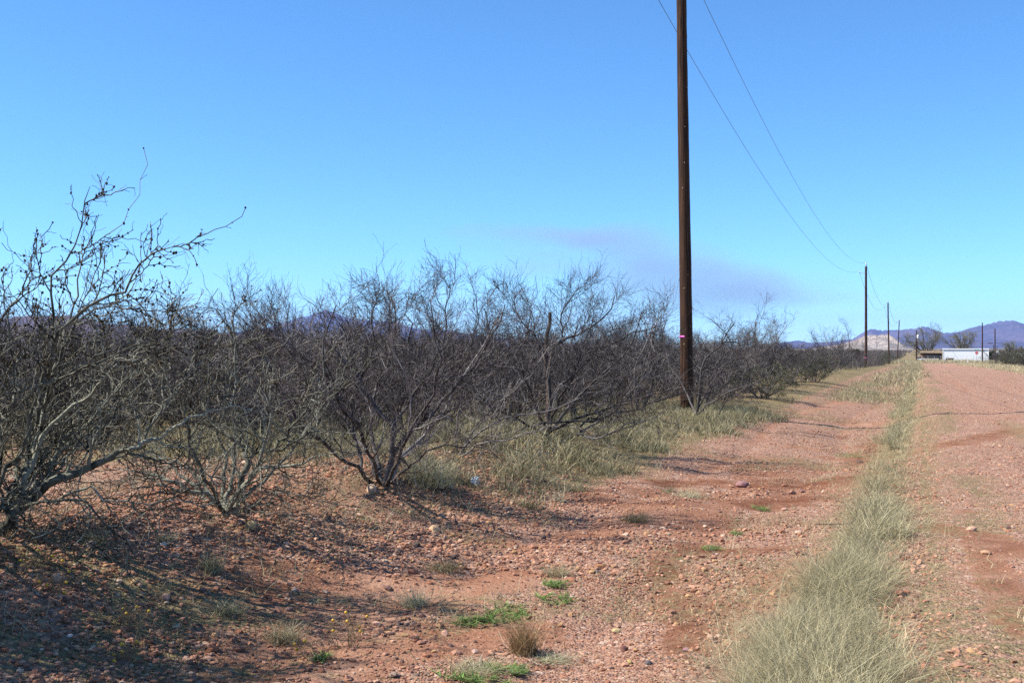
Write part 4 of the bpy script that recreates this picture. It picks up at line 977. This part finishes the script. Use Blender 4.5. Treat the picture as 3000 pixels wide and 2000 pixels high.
def pole(base, top, r0, r1, lab, group, tape=None, arm=True, cap=True, knots=0, seed=0, extra=None, k=18):
    base = np.array(base, float); top = np.array(top, float)
    root = empty('utility_pole', tuple(base), lab, 'utility pole', group)
    ax = top-base; n = 40; t = np.linspace(0, 1, n); rg = RS(seed)
    pts = base*0+ax*t[:, None]; pts[1:-1, :2] += .008*np.cumsum(rg.randn(n-2, 2), 0)*.15
    pts[0] -= ax/np.linalg.norm(ax)*.4
    mb = MB(); mb.tube(pts, (r0+(r1-r0)*t)*(1+.015*rg.randn(n)), k); mb.build('shaft', M['pole'], root, smooth=True)
    if tape:
        c = ax*(tape/ax[2]); rr = (r0+(r1-r0)*tape/ax[2])+.006
        mb = MB(); mb.tube([c-[0, 0, .022], c+[0, 0, .024]], [rr, rr], 24); mb.build('tape_band', M['tape'], root, smooth=True)
    if knots:
        for i in range(knots):
            h = .9+(ax[2]-1)*(i+rg.rand())/knots; a = pi*1.5+1.0*rg.randn(); rr = r0+(r1-r0)*h/ax[2]
            c = ax*(h/ax[2])+np.array([cos(a)*rr, sin(a)*rr, 0])
            kn = ob('knot', mesh_np('knot', I0[0]*np.array([.016, .016, .022]), [I0[1]], True), M['knot'], root, tuple(c))
    if cap:
        mb = MB(); c = ax
        mb.tube([c+[0, 0, -.25], c+[0, 0, .18]], [.03, .03], 8); mb.build('pin', M['metal'], root)
        mb = MB(); mb.tube([c+[0, 0, .16], c+[0, 0, .22], c+[0, 0, .26], c+[0, 0, .34], c+[0, 0, .4]], [.05, .09, .05, .085, .03], 12); mb.build('insulator', M['ceramic'], root, smooth=True)
    if arm:
        L = np.array([-CA, SA, 0])
        c = ax*(1-.75/ax[2]); mb = MB()
        mb.tube([c, c+L*.66+[0, 0, .1]], [.03, .025], 8); a_ = mb.build('bracket', M['metal'], root)
        e = c+L*.68+np.array([0, 0, .1]); mb = MB(); mb.tube([e, e+[0, 0, .08], e+[0, 0, .1], e+[0, 0, .16]], [.03, .06, .04, .05], 10); mb.build('insulator', M['ceramic'], root, smooth=True)
    return root, base+ax+np.array([0, 0, .4]), base+ax*(1-.75/ax[2])+np.array([-CA, SA, 0])*.68+np.array([0, 0, .26])
PG = 'wooden utility poles along the scrub edge'
Y1 = 27.9; b1 = P(2013, Y1, z=0); b1[2] = float(H(b1[0], b1[1]))-.05
t1 = P(1994, Y1, -95)
r1, w1a, w1b = pole(b1, t1, .158, .115, 'tall brown wooden pole close by, with a pink tape band, rising out of the photo', PG, tape=(P(0, Y1, 986)[2]-b1[2]), knots=12, seed=1)
WA, WB = [w1a], [w1b]
for (px0, px1, U, ytop, tp, lab) in ((2537, 2537, 121, 780, 1.05, 'second wooden pole along the scrub, the tallest after the near one'),
                                (2604.5, 2601.5, 209, 887, 1.0, 'third wooden pole, leaning a little left in front of the white hill'),
                                (2628.5, 2635, 296, 938, None, 'fourth wooden pole, leaning right at the edge of the white hill')):
    Yd = U; bb = P(px0, Yd, z=0); bb[2] = float(H(bb[0], bb[1], False))-.05; tt = P(px1, Yd, ytop)
    rr_, a_, c_ = pole(bb, tt, .15, .115, lab, PG, tape=tp, seed=int(U), k=12); WA.append(a_); WB.append(c_)
M['wire'] = simple('aluminium conductor', (.16, .17, .2), .5, .1, 3, .4)
def wire(a, b, sag, r, lab, name='power_line', group=None, n=40):
    t = np.linspace(0, 1, n); p = a+(b-a)*t[:, None]; p[:, 2] -= 4*sag*t*(1-t)
    mb = MB(); mb.tube(p-a, r, 6); o = mb.build(name, M['wire'], None, tuple(a), True); return tag(o, lab, 'wire', group)
nm = ['the near and second pole', 'the second and third pole', 'the third and fourth pole']
for i in range(3):
    wire(WA[i], WA[i+1], 2.2, .007+.006*i, 'upper thin wire hanging between '+nm[i], group='wires along the pole line')
    wire(WB[i], WB[i+1], 2.2, .007+.006*i, 'lower thin wire hanging between '+nm[i], group='wires along the pole line')
def far_pole(px, U, ytop, r, lab, arm=False, px1=None, group='poles by the trailer and beyond', dz=0):
    p, ppm, v = far(px, U); tt = P(px1 or px, p[1], ytop)
    return pole(p, tt, r, r*.75, lab, group, arm=arm, cap=False, seed=int(px), k=10)[0], p, tt
rt, p, tt = far_pole(2685, 276, 968, .15, 'pole left of the trailer with a white can-shaped transformer near its top')
ax = tt-p; mb = MB(); c = np.array([.26, -.2, ax[2]-(986-968)/F*p[1]])
mb.tube([c-[0, 0, .42], c-[0, 0, .38], c+[0, 0, .3], c+[0, 0, .36], c+[0, 0, .42]], [.2, .24, .24, .2, .08], 14); mb.build('transformer', simple('pale grey transformer paint', (.72, .73, .72), .4, .05, 5, .4), rt, smooth=True)
far_pole(2878, 262, 945, .15, 'dark pole standing in front of the right end of the white trailer')
far_pole(2915, 330, 962, .17, 'pole behind the dark hedge right of the trailer')
far_pole(2911, 420, 1010, .13, 'tiny far pole just left of the pole behind the hedge')
far_pole(2921, 430, 1013, .13, 'tiny far pole just right of the pole behind the hedge')
far_pole(2992, 380, 1012, .15, 'short distant pole near the right edge above the bushes')
rt, p, tt = far_pole(2402, 330, 1011, .2, 'distant pole with a crossarm seen over the scrub left of the juniper')
mb = MB(); mb.box((0, 0, tt[2]-p[2]-.45), (1.6, .14, .16)); mb.build('crossarm', M['pole'], rt)
mb = MB(); mb.tube([(0, -.28, -2.4+tt[2]-p[2]), (0, -.28, -1.5+tt[2]-p[2])], [.26, .26], 12); mb.build('transformer', M['ceramic'], rt)
far_pole(645, 150, 973, .09, 'lone thin post above the thicket, in front of the blue hills')
def Pz(px, U, py):
    p, ppm, v = far(px, U); p[2] = CAMZ-(py-HOR)/ppm; return p
wire(Pz(2440, 290, 1010), Pz(2685, 276, 1006), .3, .03, 'cable running left from the transformer pole across the white hill', 'power_line', 'cables by the trailer')
wire(Pz(2685, 276, 1006), Pz(2915, 330, 1004), .25, .03, 'cable running from the transformer pole over the trailer', 'power_line', 'cables by the trailer')
wire(Pz(2915, 330, 1004), Pz(3060, 335, 1002.5), .2, .04, 'cable running right from the pole behind the hedge', 'power_line', 'cables by the trailer')
a, b = Pz(2893, 325, 1005.2), Pz(2909, 328, 1005.2); mb = MB(); mb.tube([a-a, (b-a)*.1, (b-a)*.9, b-a], [.04, .09, .09, .04], 8)
o = mb.build('cable_closure', M['pole'], None, tuple(a)); tag(o, 'black splice sleeve hanging on the cable beside the hedge pole', 'cable sleeve')

# ------------------------------------------------------------------ trailer, house and things at the end of the road
rz = -AZ
def box_uv(mb, px0, px1, y0, y1, U, dep, root_p):
    "a box whose front face spans these columns and rows at distance U along the road"
    pa, ppa, va = far(px0, U); pb, ppb, vb = far(px1, U); m = (pa+pb)/2; pm = (ppa+ppb)/2
    z0, z1 = CAMZ-(y1-HOR)/pm, CAMZ-(y0-HOR)/pm
    cu, cv = U+dep/2, (va+vb)/2; x, y = xy(cu, cv)
    mb.box(np.array([x, y, (z0+z1)/2])-root_p, (vb-va, dep, z1-z0), rz)
    return x, y
UT = 295
p0, _, _ = far(2830, UT)
tr = empty('trailer', tuple(p0), 'long white metal-sided trailer home at the end of the road', 'trailer')
def ribbed():
    m, nt, b = mat('white ribbed siding')
    wv = nd(nt, 'ShaderNodeTexWave', Scale=1.9, Distortion=0.); wv.bands_direction = 'X'
    tc = nt.nodes.new('ShaderNodeTexCoord'); mp = nt.nodes.new('ShaderNodeMapping'); mp.inputs['Rotation'].default_value = (0, 0, AZ)
    nt.links.new(tc.outputs['Object'], mp.inputs['Vector']); nt.links.new(mp.outputs['Vector'], wv.inputs['Vector'])
    nt.links.new(ramp(nt, wv.outputs['Fac'], [(.1, (.80, .80, .79)), (.3, (.88, .88, .86))]), b.inputs['Base Color'])
    bump(nt, b, wv.outputs['Fac'], .03, .6); b.inputs['Roughness'].default_value = .5; return m
M['siding'] = ribbed(); M['white'] = simple('white trim paint', (.82, .83, .82), .5, .05, 3)
mb = MB(); box_uv(mb, 2763, 2896, 1024, 1060, UT, 3.4, p0); mb.build('wall', M['siding'], tr)
mb = MB(); box_uv(mb, 2761.5, 2897.5, 1020.5, 1024, UT-.15, 3.8, p0); mb.build('roof', M['white'], tr)
mb = MB(); box_uv(mb, 2762.6, 2764.2, 1024, 1060, UT-.06, .2, p0); box_uv(mb, 2895.3, 2896.8, 1024, 1060, UT-.06, .2, p0); mb.build('corner_trim', M['white'], tr)
mb = MB(); box_uv(mb, 2763.5, 2896, 1024, 1025.2, UT-.1, .1, p0); mb.build('gutter', simple('grey gutter', (.25, .26, .28), .6), tr)
# low brown bin in front
p1, _, _ = far(2782, 286); bn = empty('storage_box', tuple(p1), 'low brown wooden box in front of the left end of the trailer', 'box')
M['brownwood'] = simple('brown boards', (.14, .10, .07), .85, .3, 8)
mb = MB(); box_uv(mb, 2771, 2794, 1049.5, 1056, 286, 1.1, p1); mb.build('body', M['brownwood'], bn)
mb = MB(); box_uv(mb, 2770.4, 2794.6, 1048.2, 1049.4, 285.9, 1.3, p1); mb.build('lid', simple('grey lid', (.30, .27, .24), .7), bn)
# the porch house
p2, _, _ = far(2728, 298); hs = empty('house', tuple(p2), 'low house with a tan roof and dark porch left of the white trailer', 'house')
mb = MB(); box_uv(mb, 2697, 2760, 1033, 1058, 300, 6, p2); mb.build('wall', simple('dark brown house wall', (.10, .065, .04), .85, .4, 3), hs)
mb = MB(); 
pa, ppa, va = far(2695, 297.2); pb, ppb, vb = far(2762, 297.2)
ze, zr = CAMZ-(1032-HOR)/ppa, CAMZ-(1028-HOR)/ppa
c8 = []
for (uq, zq) in ((297.2, ze), (301.5, zr), (307, ze)):
    for vq in (va, vb):
        x, y = xy(uq, vq); c8.append(np.array([x, y, zq])-p2)
c8 += [c-np.array([0, 0, .22]) for c in c8]
mb.add(np.array(c8), [[0, 1, 3, 2], [2, 3, 5, 4], [7, 6, 8, 9], [9, 8, 10, 11], [0, 6, 7, 1], [5, 11, 10, 4], [0, 2, 8, 6], [2, 4, 10, 8], [3, 1, 7, 9], [5, 3, 9, 11]])
mb.build('roof', simple('tan roofing', (.22, .165, .11), .85, .3, 2), hs)
gl = simple('dark window glass', (.02, .03, .05), .15, .3, 2, .5)
for a, b in ((2714, 2727), (2731, 2745)):
    mb = MB(); box_uv(mb, a, b, 1041.2, 1049, 299.9, .1, p2); wn = mb.build('window', simple('window surround', (.3, .3, .28), .6), hs)
    mb = MB(); box_uv(mb, a+1, b-1, 1042, 1048.4, 299.85, .1, p2); mb.build('pane', gl, wn)
mb = MB(); box_uv(mb, 2699, 2703.5, 1040, 1052, 297.6, .5, p2); mb.build('pillar', simple('orange brick', (.42, .20, .12), .85, .3, 20), hs)
mb = MB(); box_uv(mb, 2750, 2759, 1041, 1058, 299.8, .2, p2); mb.build('door', M['brownwood'], hs)
p3, _, _ = far(2730, 290); lw = MB(); box_uv(lw, 2708, 2751, 1049.5, 1056, 290, .35, p3)
o = lw.build('garden_wall', simple('beige stone wall', (.48, .40, .32), .9, .35, 3), None, tuple(p3)); tag(o, 'low beige stone wall in front of the porch house', 'wall')
# pickup-like white low vehicle at the left of the house: a low white flatbed trailer
p4, _, _ = far(2697, 284); fb = empty('parked_car', tuple(p4), 'low white parked car with dark windows in front of the porch house', 'car')
mb = MB(); box_uv(mb, 2685, 2709, 1050, 1055, 284, 1.8, p4); mb.build('body', M['white'], fb)
mb = MB(); box_uv(mb, 2687, 2700, 1045.5, 1050, 284.3, 1.3, p4); mb.build('cabin', gl, fb)
for cx in (2689.5, 2704):
    q_ = Pz(cx, 283.95, 1055.2); a_ = np.array([SA, CA, 0])
    mb = MB(); mb.tube([q_-p4-a_*.02, q_-p4+a_*.2], [.32, .32], 16); mb.build('wheel', simple('black tyre', (.02, .02, .02), .8), fb)
# chain-link fence
p5, _, _ = far(2800, 280); fn = empty('wire_fence', tuple(p5), 'thin wire fence with slim posts in front of the trailer and house', 'fence')
pa, _, va = far(2700, 281); pb, _, vb = far(2872, 281)
for k in range(10):
    vq = va+(vb-va)*k/9; x, y = xy(281, vq); z = float(H(x, y, False))
    mb = MB(); mb.tube([np.array([x, y, z])-p5, np.array([x, y, z+1.3])-p5], [.03, .03], 6); mb.build('post', M['metal'], fn)
for zz in (.25, .6, .95, 1.28):
    pts = [np.array([*xy(281, va+(vb-va)*k/9), 0])-p5+[0, 0, 0] for k in range(10)]
    for q_ in pts: q_[2] = float(H(q_[0]+p5[0], q_[1]+p5[1], False))+zz-p5[2]
    mb = MB(); mb.tube(pts, .012, 5); mb.build('strand', M['metal'], fn)
# stop sign
U_ = 266; ps, ppm, _ = far(2861.5, U_); ss = empty('stop_sign', tuple(ps), 'red octagonal stop sign on a post in front of the trailer', 'sign')
zc = CAMZ-(1032.8-HOR)/ppm-ps[2]; ri = 9.8/ppm/2/cos(pi/8)
d_ = np.array([-SA, -CA, 0]); rgt = np.array([CA, -SA, 0]); upv = np.array([0, 0, 1.])
def octo(r, off, th):
    a = np.arange(8)*pi/4+pi/8
    f = np.array([rgt*r*cos(t)+upv*(zc+r*sin(t))+d_*off for t in a]); bk = f-d_*th
    return np.vstack([f, bk]), [list(range(8)), list(range(15, 7, -1))]+[[i, i+8, (i+1) % 8+8, (i+1) % 8] for i in range(8)]
mb = MB(); mb.add(*octo(ri, .05, .01)); mb.build('rim', M['white'], ss)
mb = MB(); mb.add(*octo(ri*.92, .055, .004)); mb.build('face', simple('stop sign red', (.55, .015, .03), .5, .05, 3), ss)
cu = bpy.data.curves.new('lettering', 'FONT'); cu.body = 'STOP'; cu.align_x = 'CENTER'; cu.align_y = 'CENTER'; cu.size = ri*.95; cu.extrude = .002
tmp = bpy.data.objects.new('tmp', cu); COL.objects.link(tmp); bpy.context.view_layer.update()
tm = bpy.data.meshes.new_from_object(tmp.evaluated_get(bpy.context.evaluated_depsgraph_get())); bpy.data.objects.remove(tmp)
o = ob('lettering', tm, M['white'], ss); o.rotation_euler = (radians(90), 0, -AZ); o.location = tuple(d_*.062+upv*zc)
def street_text(body, parent, size, zc_, off):
    pass
mb = MB(); mb.tube([(0, 0, -.3), (0, 0, zc+ri+.32)], [.035, .035], 8); mb.build('post', M['metal'], ss)
mb = MB(); mb.box(np.array([0, 0, zc+ri+.22]), (.95, .02, .2), rz); mb.build('street_blade', simple('street sign green', (.02, .22, .12), .5, .05, 3), ss)
# marker post
pm, ppm, _ = far(2835, 236); mp_ = MB(); hm = 13/ppm
mp_.box((0, 0, hm/2), (.28, .2, hm), rz); mp_.box((0, 0, hm+.02), (.2, .14, .05), rz)
o = mp_.build('marker_post', simple('weathered white post', (.68, .58, .48), .8, .2, 5), None, tuple(pm)); tag(o, 'short whitish marker post at the end of the road', 'post')
# white tank and white vehicle roof on the right
pt, ppm, _ = far(2924, 345); mb = MB(); mb.tube([(0, 0, 0), (0, 0, 1.2), (0, 0, 2.0), (0, 0, 2.35), (0, 0, 2.6)], [.55, .55, .5, .25, .12], 16)
tk = empty('water_tank', tuple(pt), 'small white upright tank right of the dark hedge', 'tank'); mb.build('body', M['white'], tk, smooth=True)
mb = MB(); mb.tube([(0, 0, 2.6), (0, 0, 3.0)], [.1, .08], 8); mb.build('cap', M['metal'], tk)
pc, ppm, _ = far(2981, 330); vn = empty('parked_van', tuple(pc), 'white rounded vehicle roof showing over the bushes at the right edge', 'van')
wv = 26/ppm/2; zt = CAMZ-(1033.5-HOR)/ppm-pc[2]; zb = CAMZ-(1042-HOR)/ppm-pc[2]
prof = [(cos(t)*wv, zb+(zt-zb)*sin(t)**.8) for t in np.linspace(0, pi, 15)]; prof = [(wv, .3)]+prof+[(-wv, .3)]
n = len(prof); V = [rgt*a+upv*z+np.array([SA, CA, 0])*s for s in (-.9, .9) for a, z in prof]
mb = MB(); mb.add(np.array(V), [[i, i+1, n+i+1, n+i] for i in range(n-1)]+[list(range(n))[::-1], list(range(n, 2*n))]); mb.build('body', M['white'], vn)
prof2 = [(cos(t)*wv*.72, zb+.1+(zt-zb)*.62*max(sin(t), 0)**.8) for t in np.linspace(0, pi, 11)]
n = len(prof2); V = [rgt*a+upv*z+np.array([SA, CA, 0])*s for s in (-.93, -.88) for a, z in prof2]
mb = MB(); mb.add(np.array(V), [[i, i+1, n+i+1, n+i] for i in range(n-1)]+[list(range(n)), list(range(n, 2*n))[::-1]]); mb.build('windscreen', simple('brownish glass', (.14, .10, .10), .3, .2, 2, .5), vn)

# bare trees behind the trailer
def bare_tree(px, U, hm, wm, seed, lab):
    rng = RS(seed); p, ppm, _ = far(px, U); limbs_ = []
    for i in range(9):
        a = 2*pi*(i+rng.rand()*.7)/9; tl = radians(14+44*rng.rand())
        d = np.array([cos(a)*sin(tl), sin(a)*sin(tl), cos(tl)]); pts = [np.array([0, 0, -.2]), np.array([.06*cos(a), .06*sin(a), hm*.16])]
        for k in range(6):
            d = d+.15*rng.randn(3)+np.array([0, 0, .02]); d /= np.linalg.norm(d); pts.append(pts[-1]+d*hm*.145*np.array([wm, wm, 1]))
        limbs_.append(resample(pts, (.17, .05), 12, rng, .02))
    lv = sub(limbs_, rng, [dict(K=9, t0=.3, len=.36*hm, lsd=.3, N=8, rf=.6, rmin=.03, ang=38, up=.02, wig=.15, zig=.05, rmax=.07),
                           dict(K=8, t0=.15, len=.17*hm, lsd=.35, N=6, rf=.6, rmin=.018, ang=42, up=.02, wig=.17, zig=.1, rmax=.035),
                           dict(K=6, t0=.1, len=.09*hm, lsd=.4, N=4, rf=.7, rmin=.013, ang=42, up=.02, wig=.16, zig=.1)])
    root = empty('bare_tree', tuple(p), lab, 'tree', 'bare trees behind the trailer')
    V, q, c = mesh_levels(lv[:2], (7, 5)); ob('trunk', mesh_np('trunk', V, [q], True, c), M['bark'], root)
    V, q, c = mesh_levels(lv[2:], (3, 3)); ob('crown', mesh_np('crown', V, [q], True, c), M['treetwig'], root)
M['treetwig'] = simple('olive grey tree twigs', (.19, .18, .12), .8, .35, 1)
bare_tree(2713, 306, 7.6, 1.05, 51, 'bare rounded tree over the porch house, behind the transformer pole')
bare_tree(2822, 318, 6.7, 1.25, 52, 'bare spreading tree rising behind the white trailer')
bare_tree(2957, 300, 4.2, 1.1, 53, 'small bare tree among the bushes left of the white vehicle roof')

def leafy(name, px, U, y0, y1, wpx, seed, lab, cat, pal, n=3500):
    rng = RS(seed); p, ppm, _ = far(px, U); h = (y1-y0)/ppm+.3; wd = wpx/ppm/2
    root = empty(name, tuple(p), lab, cat)
    nc = 26; a = rng.rand(nc)*2*pi; rr = np.sqrt(rng.rand(nc))
    zc_ = rng.rand(nc); prof = np.sqrt(np.clip(1-((zc_-.42)/.62)**2, .05, 1))
    cen = np.stack([rr*np.cos(a)*wd*.72*prof, rr*np.sin(a)*wd*.72*prof, .15*h+.75*h*zc_], 1)
    k = rng.randint(0, nc, n); d = rng.randn(n, 3); d /= np.linalg.norm(d, axis=1, keepdims=True)
    c = cen[k]+d*(wd*.36)*(.6+.4*rng.rand(n, 1)); c[:, 2] = np.maximum(c[:, 2], .05)
    V, q, cc = blades(c, .22+.1*rng.rand(n), .13, rng, pal, 1.2, .4, N=3)
    ob('crown', mesh_np('crown', V, [q], False, cc), M['leaf'], root)
    mb = MB(); mb.tube([(0, 0, -.2), (.03, 0, .3*h), (0, .03, .6*h)], [.12, .09, .05], 7); mb.build('trunk', M['bark'], root)
    return root
dk = np.array([(.02, .045, .015), (.03, .06, .02), (.015, .03, .012)])
leafy('hedge_bush', 2909, 300, 1021.5, 1044, 27, 61, 'dense dark green bush against the right end of the trailer', 'bush', dk)
leafy('juniper', 2506, 132, 1003, 1046, 27, 62, 'dark olive juniper in the scrub left of the second pole', 'tree', np.array([(.05, .065, .02), (.075, .08, .025), (.035, .05, .018)]))

# ------------------------------------------------------------------ hills and mountains
def mountain(name, D, prof, depth, seed, m, rough=.45, nx=420, ny=70, kscale=1.0):
    prof = np.array(prof, float); px = np.linspace(prof[0, 0], prof[-1, 0], nx)
    sky_ = np.interp(px, prof[:, 0], prof[:, 1]); sky_ = sky_+.35*(fbm(px*.09*kscale, px*0, seed, 3)-.5)*4*rough
    s = np.linspace(-1, 1, ny); PX, S = np.meshgrid(px, s, indexing='ij')
    Yd = D+depth*S; X = (PX-1500)/F*Yd
    wv = .35*(fbm(X/D*14*kscale, S*1.5, seed+3, 3)-.5)
    f = np.clip(1-np.abs(S+wv), 0, 1)**1.15
    rid = 1-np.abs(2*fbm(X/D*30*kscale+S*1.2, S*2.2, seed+7, 4)-1)
    f = f*(1-rough+rough*rid*1.2)*np.clip((1-np.abs(S))*3.5, 0, 1)
    pr = (HOR-sky_)/F       # tangent of the skyline's elevation
    el = f/Yd; mx = el.max(1); kw = np.hanning(23); mx = np.convolve(np.pad(mx, 11, 'edge'), kw/kw.sum(), 'valid')
    f = f/np.maximum(mx[:, None], 1e-12)*pr[:, None]; f = np.minimum(f/Yd, pr[:, None]*1.02)*Yd
    fade = np.minimum(1, np.minimum(PX-px[0], px[-1]-PX)/40)
    Z = -1.6+np.maximum(f, -.002)*1.0+(CAMZ+1.6)*np.clip(f/np.maximum(f.max(1, keepdims=True), 1e-9), 0, 1)
    idx = np.arange(nx*ny).reshape(nx, ny)
    q = np.stack([idx[:-1, :-1], idx[1:, :-1], idx[1:, 1:], idx[:-1, 1:]], -1).reshape(-1, 4)
    o = ob(name, mesh_np(name, np.stack([X, Yd, Z], -1).reshape(-1, 3), [q], True), m); tag(o, kind='structure'); return o
def rock_mat(name, a, b_, scale, vec=None):
    m, nt, b = mat(name); f = noise(nt, scale, 8, objco(nt, vec), .65)
    nt.links.new(ramp(nt, f, [(.35, a), (.65, b_)]), b.inputs['Base Color']); bump(nt, b, f, 1/scale*.3, .6)
    b.inputs['Roughness'].default_value = 1; b.inputs['Specular IOR Level'].default_value = 0; return m
MR = rock_mat('far range rock and scrub in haze blue', (.03, .045, .10), (.115, .10, .14), .0022)  # blue of the distant haze is put into the rock colour
MP = rock_mat('far peak rock in haze blue', (.045, .065, .13), (.08, .105, .19), .004)  # peak coloured bluer to add to the look of distant air
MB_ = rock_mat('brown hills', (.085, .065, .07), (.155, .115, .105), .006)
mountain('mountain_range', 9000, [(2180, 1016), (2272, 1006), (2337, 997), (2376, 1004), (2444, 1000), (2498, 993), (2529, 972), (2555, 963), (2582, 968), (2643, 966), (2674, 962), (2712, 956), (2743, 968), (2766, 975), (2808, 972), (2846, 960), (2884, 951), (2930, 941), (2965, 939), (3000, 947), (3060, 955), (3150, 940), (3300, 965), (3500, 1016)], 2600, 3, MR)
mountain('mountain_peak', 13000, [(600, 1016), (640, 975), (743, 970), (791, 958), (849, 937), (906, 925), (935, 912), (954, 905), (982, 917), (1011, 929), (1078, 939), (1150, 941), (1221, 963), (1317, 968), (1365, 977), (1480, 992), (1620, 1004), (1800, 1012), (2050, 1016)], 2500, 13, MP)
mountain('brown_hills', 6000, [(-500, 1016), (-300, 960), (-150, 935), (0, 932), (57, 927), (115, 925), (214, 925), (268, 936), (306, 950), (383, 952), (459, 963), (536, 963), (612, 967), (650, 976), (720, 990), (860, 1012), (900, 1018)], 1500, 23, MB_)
MW = rock_mat('pale limestone', (.15, .13, .12), (.40, .345, .30), .05, (1, 1, 2.2))
mountain('rock_hill', 1900, [(2380, 1020), (2440, 1012), (2470, 1006), (2502, 997), (2532, 985), (2553, 981), (2567, 981), (2570, 984), (2583, 979), (2606, 980), (2621, 989), (2639, 1002), (2661, 1018), (2690, 1022)], 260, 33, MW, .75, 260, 60, 4.0)

# ------------------------------------------------------------------ haze and smoke
hz = bpy.data.materials.new('haze'); hz.use_nodes = True; nt = hz.node_tree; nt.nodes.clear()
out = nt.nodes.new('ShaderNodeOutputMaterial'); pv = nt.nodes.new('ShaderNodeVolumePrincipled')
pv.inputs['Color'].default_value = (.36, .50, 1, 1); pv.inputs['Density'].default_value = 4.2e-5; pv.inputs['Anisotropy'].default_value = 0
nt.links.new(pv.outputs[0], out.inputs['Volume'])
mb = MB(); mb.box((0, 7000, 245), (26000, 22000, 496)); o = mb.build('haze', hz); tag(o, 'thin blue air between the camera and the far mountains', 'haze', kind='stuff')
sm = bpy.data.materials.new('smoke'); sm.use_nodes = True; nt = sm.node_tree; nt.nodes.clear()
out = nt.nodes.new('ShaderNodeOutputMaterial'); pv = nt.nodes.new('ShaderNodeVolumePrincipled')
pv.inputs['Color'].default_value = (.40, .53, .76, 1)
tc = nt.nodes.new('ShaderNodeTexCoord')
YS = 3000.0; kx = YS/F
def lobe(cx, cy, hx, hy, tilt, amp):
    mp = nt.nodes.new('ShaderNodeMapping'); mp.vector_type = 'TEXTURE'
    mp.inputs['Location'].default_value = ((cx-1850)*kx, 0, (800-cy)*kx); mp.inputs['Rotation'].default_value = (0, radians(tilt), 0); mp.inputs['Scale'].default_value = (hx*kx, 260, hy*kx)
    nt.links.new(wrp, mp.inputs['Vector'])
    ln = nt.nodes.new('ShaderNodeVectorMath'); ln.operation = 'LENGTH'; nt.links.new(mp.outputs[0], ln.inputs[0])
    r2 = mth(nt, 'MULTIPLY', ln.outputs['Value'], ln.outputs['Value'])
    return mth(nt, 'MULTIPLY', mth(nt, 'MAXIMUM', mth(nt, 'SUBTRACT', 1., r2), 0.), amp)
mpn = nt.nodes.new('ShaderNodeMapping'); mpn.inputs['Scale'].default_value = (.0035, .0035, .009); nt.links.new(tc.outputs['Object'], mpn.inputs['Vector'])
nz = nd(nt, 'ShaderNodeTexNoise', Scale=1., Detail=4., Roughness=.55); nt.links.new(mpn.outputs[0], nz.inputs['Vector'])
sb = nt.nodes.new('ShaderNodeVectorMath'); sb.operation = 'SUBTRACT'; nt.links.new(nz.outputs['Color'], sb.inputs[0]); sb.inputs[1].default_value = (.5, .5, .5)
scl = nt.nodes.new('ShaderNodeVectorMath'); scl.operation = 'MULTIPLY'; nt.links.new(sb.outputs[0], scl.inputs[0]); scl.inputs[1].default_value = (260, 200, 130)
ad = nt.nodes.new('ShaderNodeVectorMath'); nt.links.new(tc.outputs['Object'], ad.inputs[0]); nt.links.new(scl.outputs[0], ad.inputs[1]); wrp = ad.outputs[0]
tot = None
for L in ((1640, 708, 370, 38, 4, .8), (1900, 740, 360, 75, 8, .5), (2030, 830, 400, 95, 6, .85), (1600, 780, 240, 24, 8, .4), (2290, 850, 300, 50, 5, .4), (1750, 690, 260, 40, 2, .35)):
    a = lobe(*L); tot = a if tot is None else mth(nt, 'ADD', tot, a)
ns = ramp(nt, nz.outputs['Fac'], [(.3, (.25, .25, .25)), (.7, (1, 1, 1))])
dn = mth(nt, 'MULTIPLY', mth(nt, 'MULTIPLY', tot, ns), 5.8e-3)
nt.links.new(dn, pv.inputs['Density']); nt.links.new(pv.outputs[0], out.inputs['Volume'])
mb = MB(); mb.box((0, 0, 0), (1500*kx, 640, 400*kx)); o = mb.build('smoke', sm, None, ((1850-1500)*kx, YS, CAMZ+(HOR-800)*kx)); tag(o, 'faint mauve smoke drifting low in the sky behind the near pole', 'smoke', kind='stuff')
sc.cycles.volume_step_rate = 2.0; sc.cycles.volume_max_steps = 64
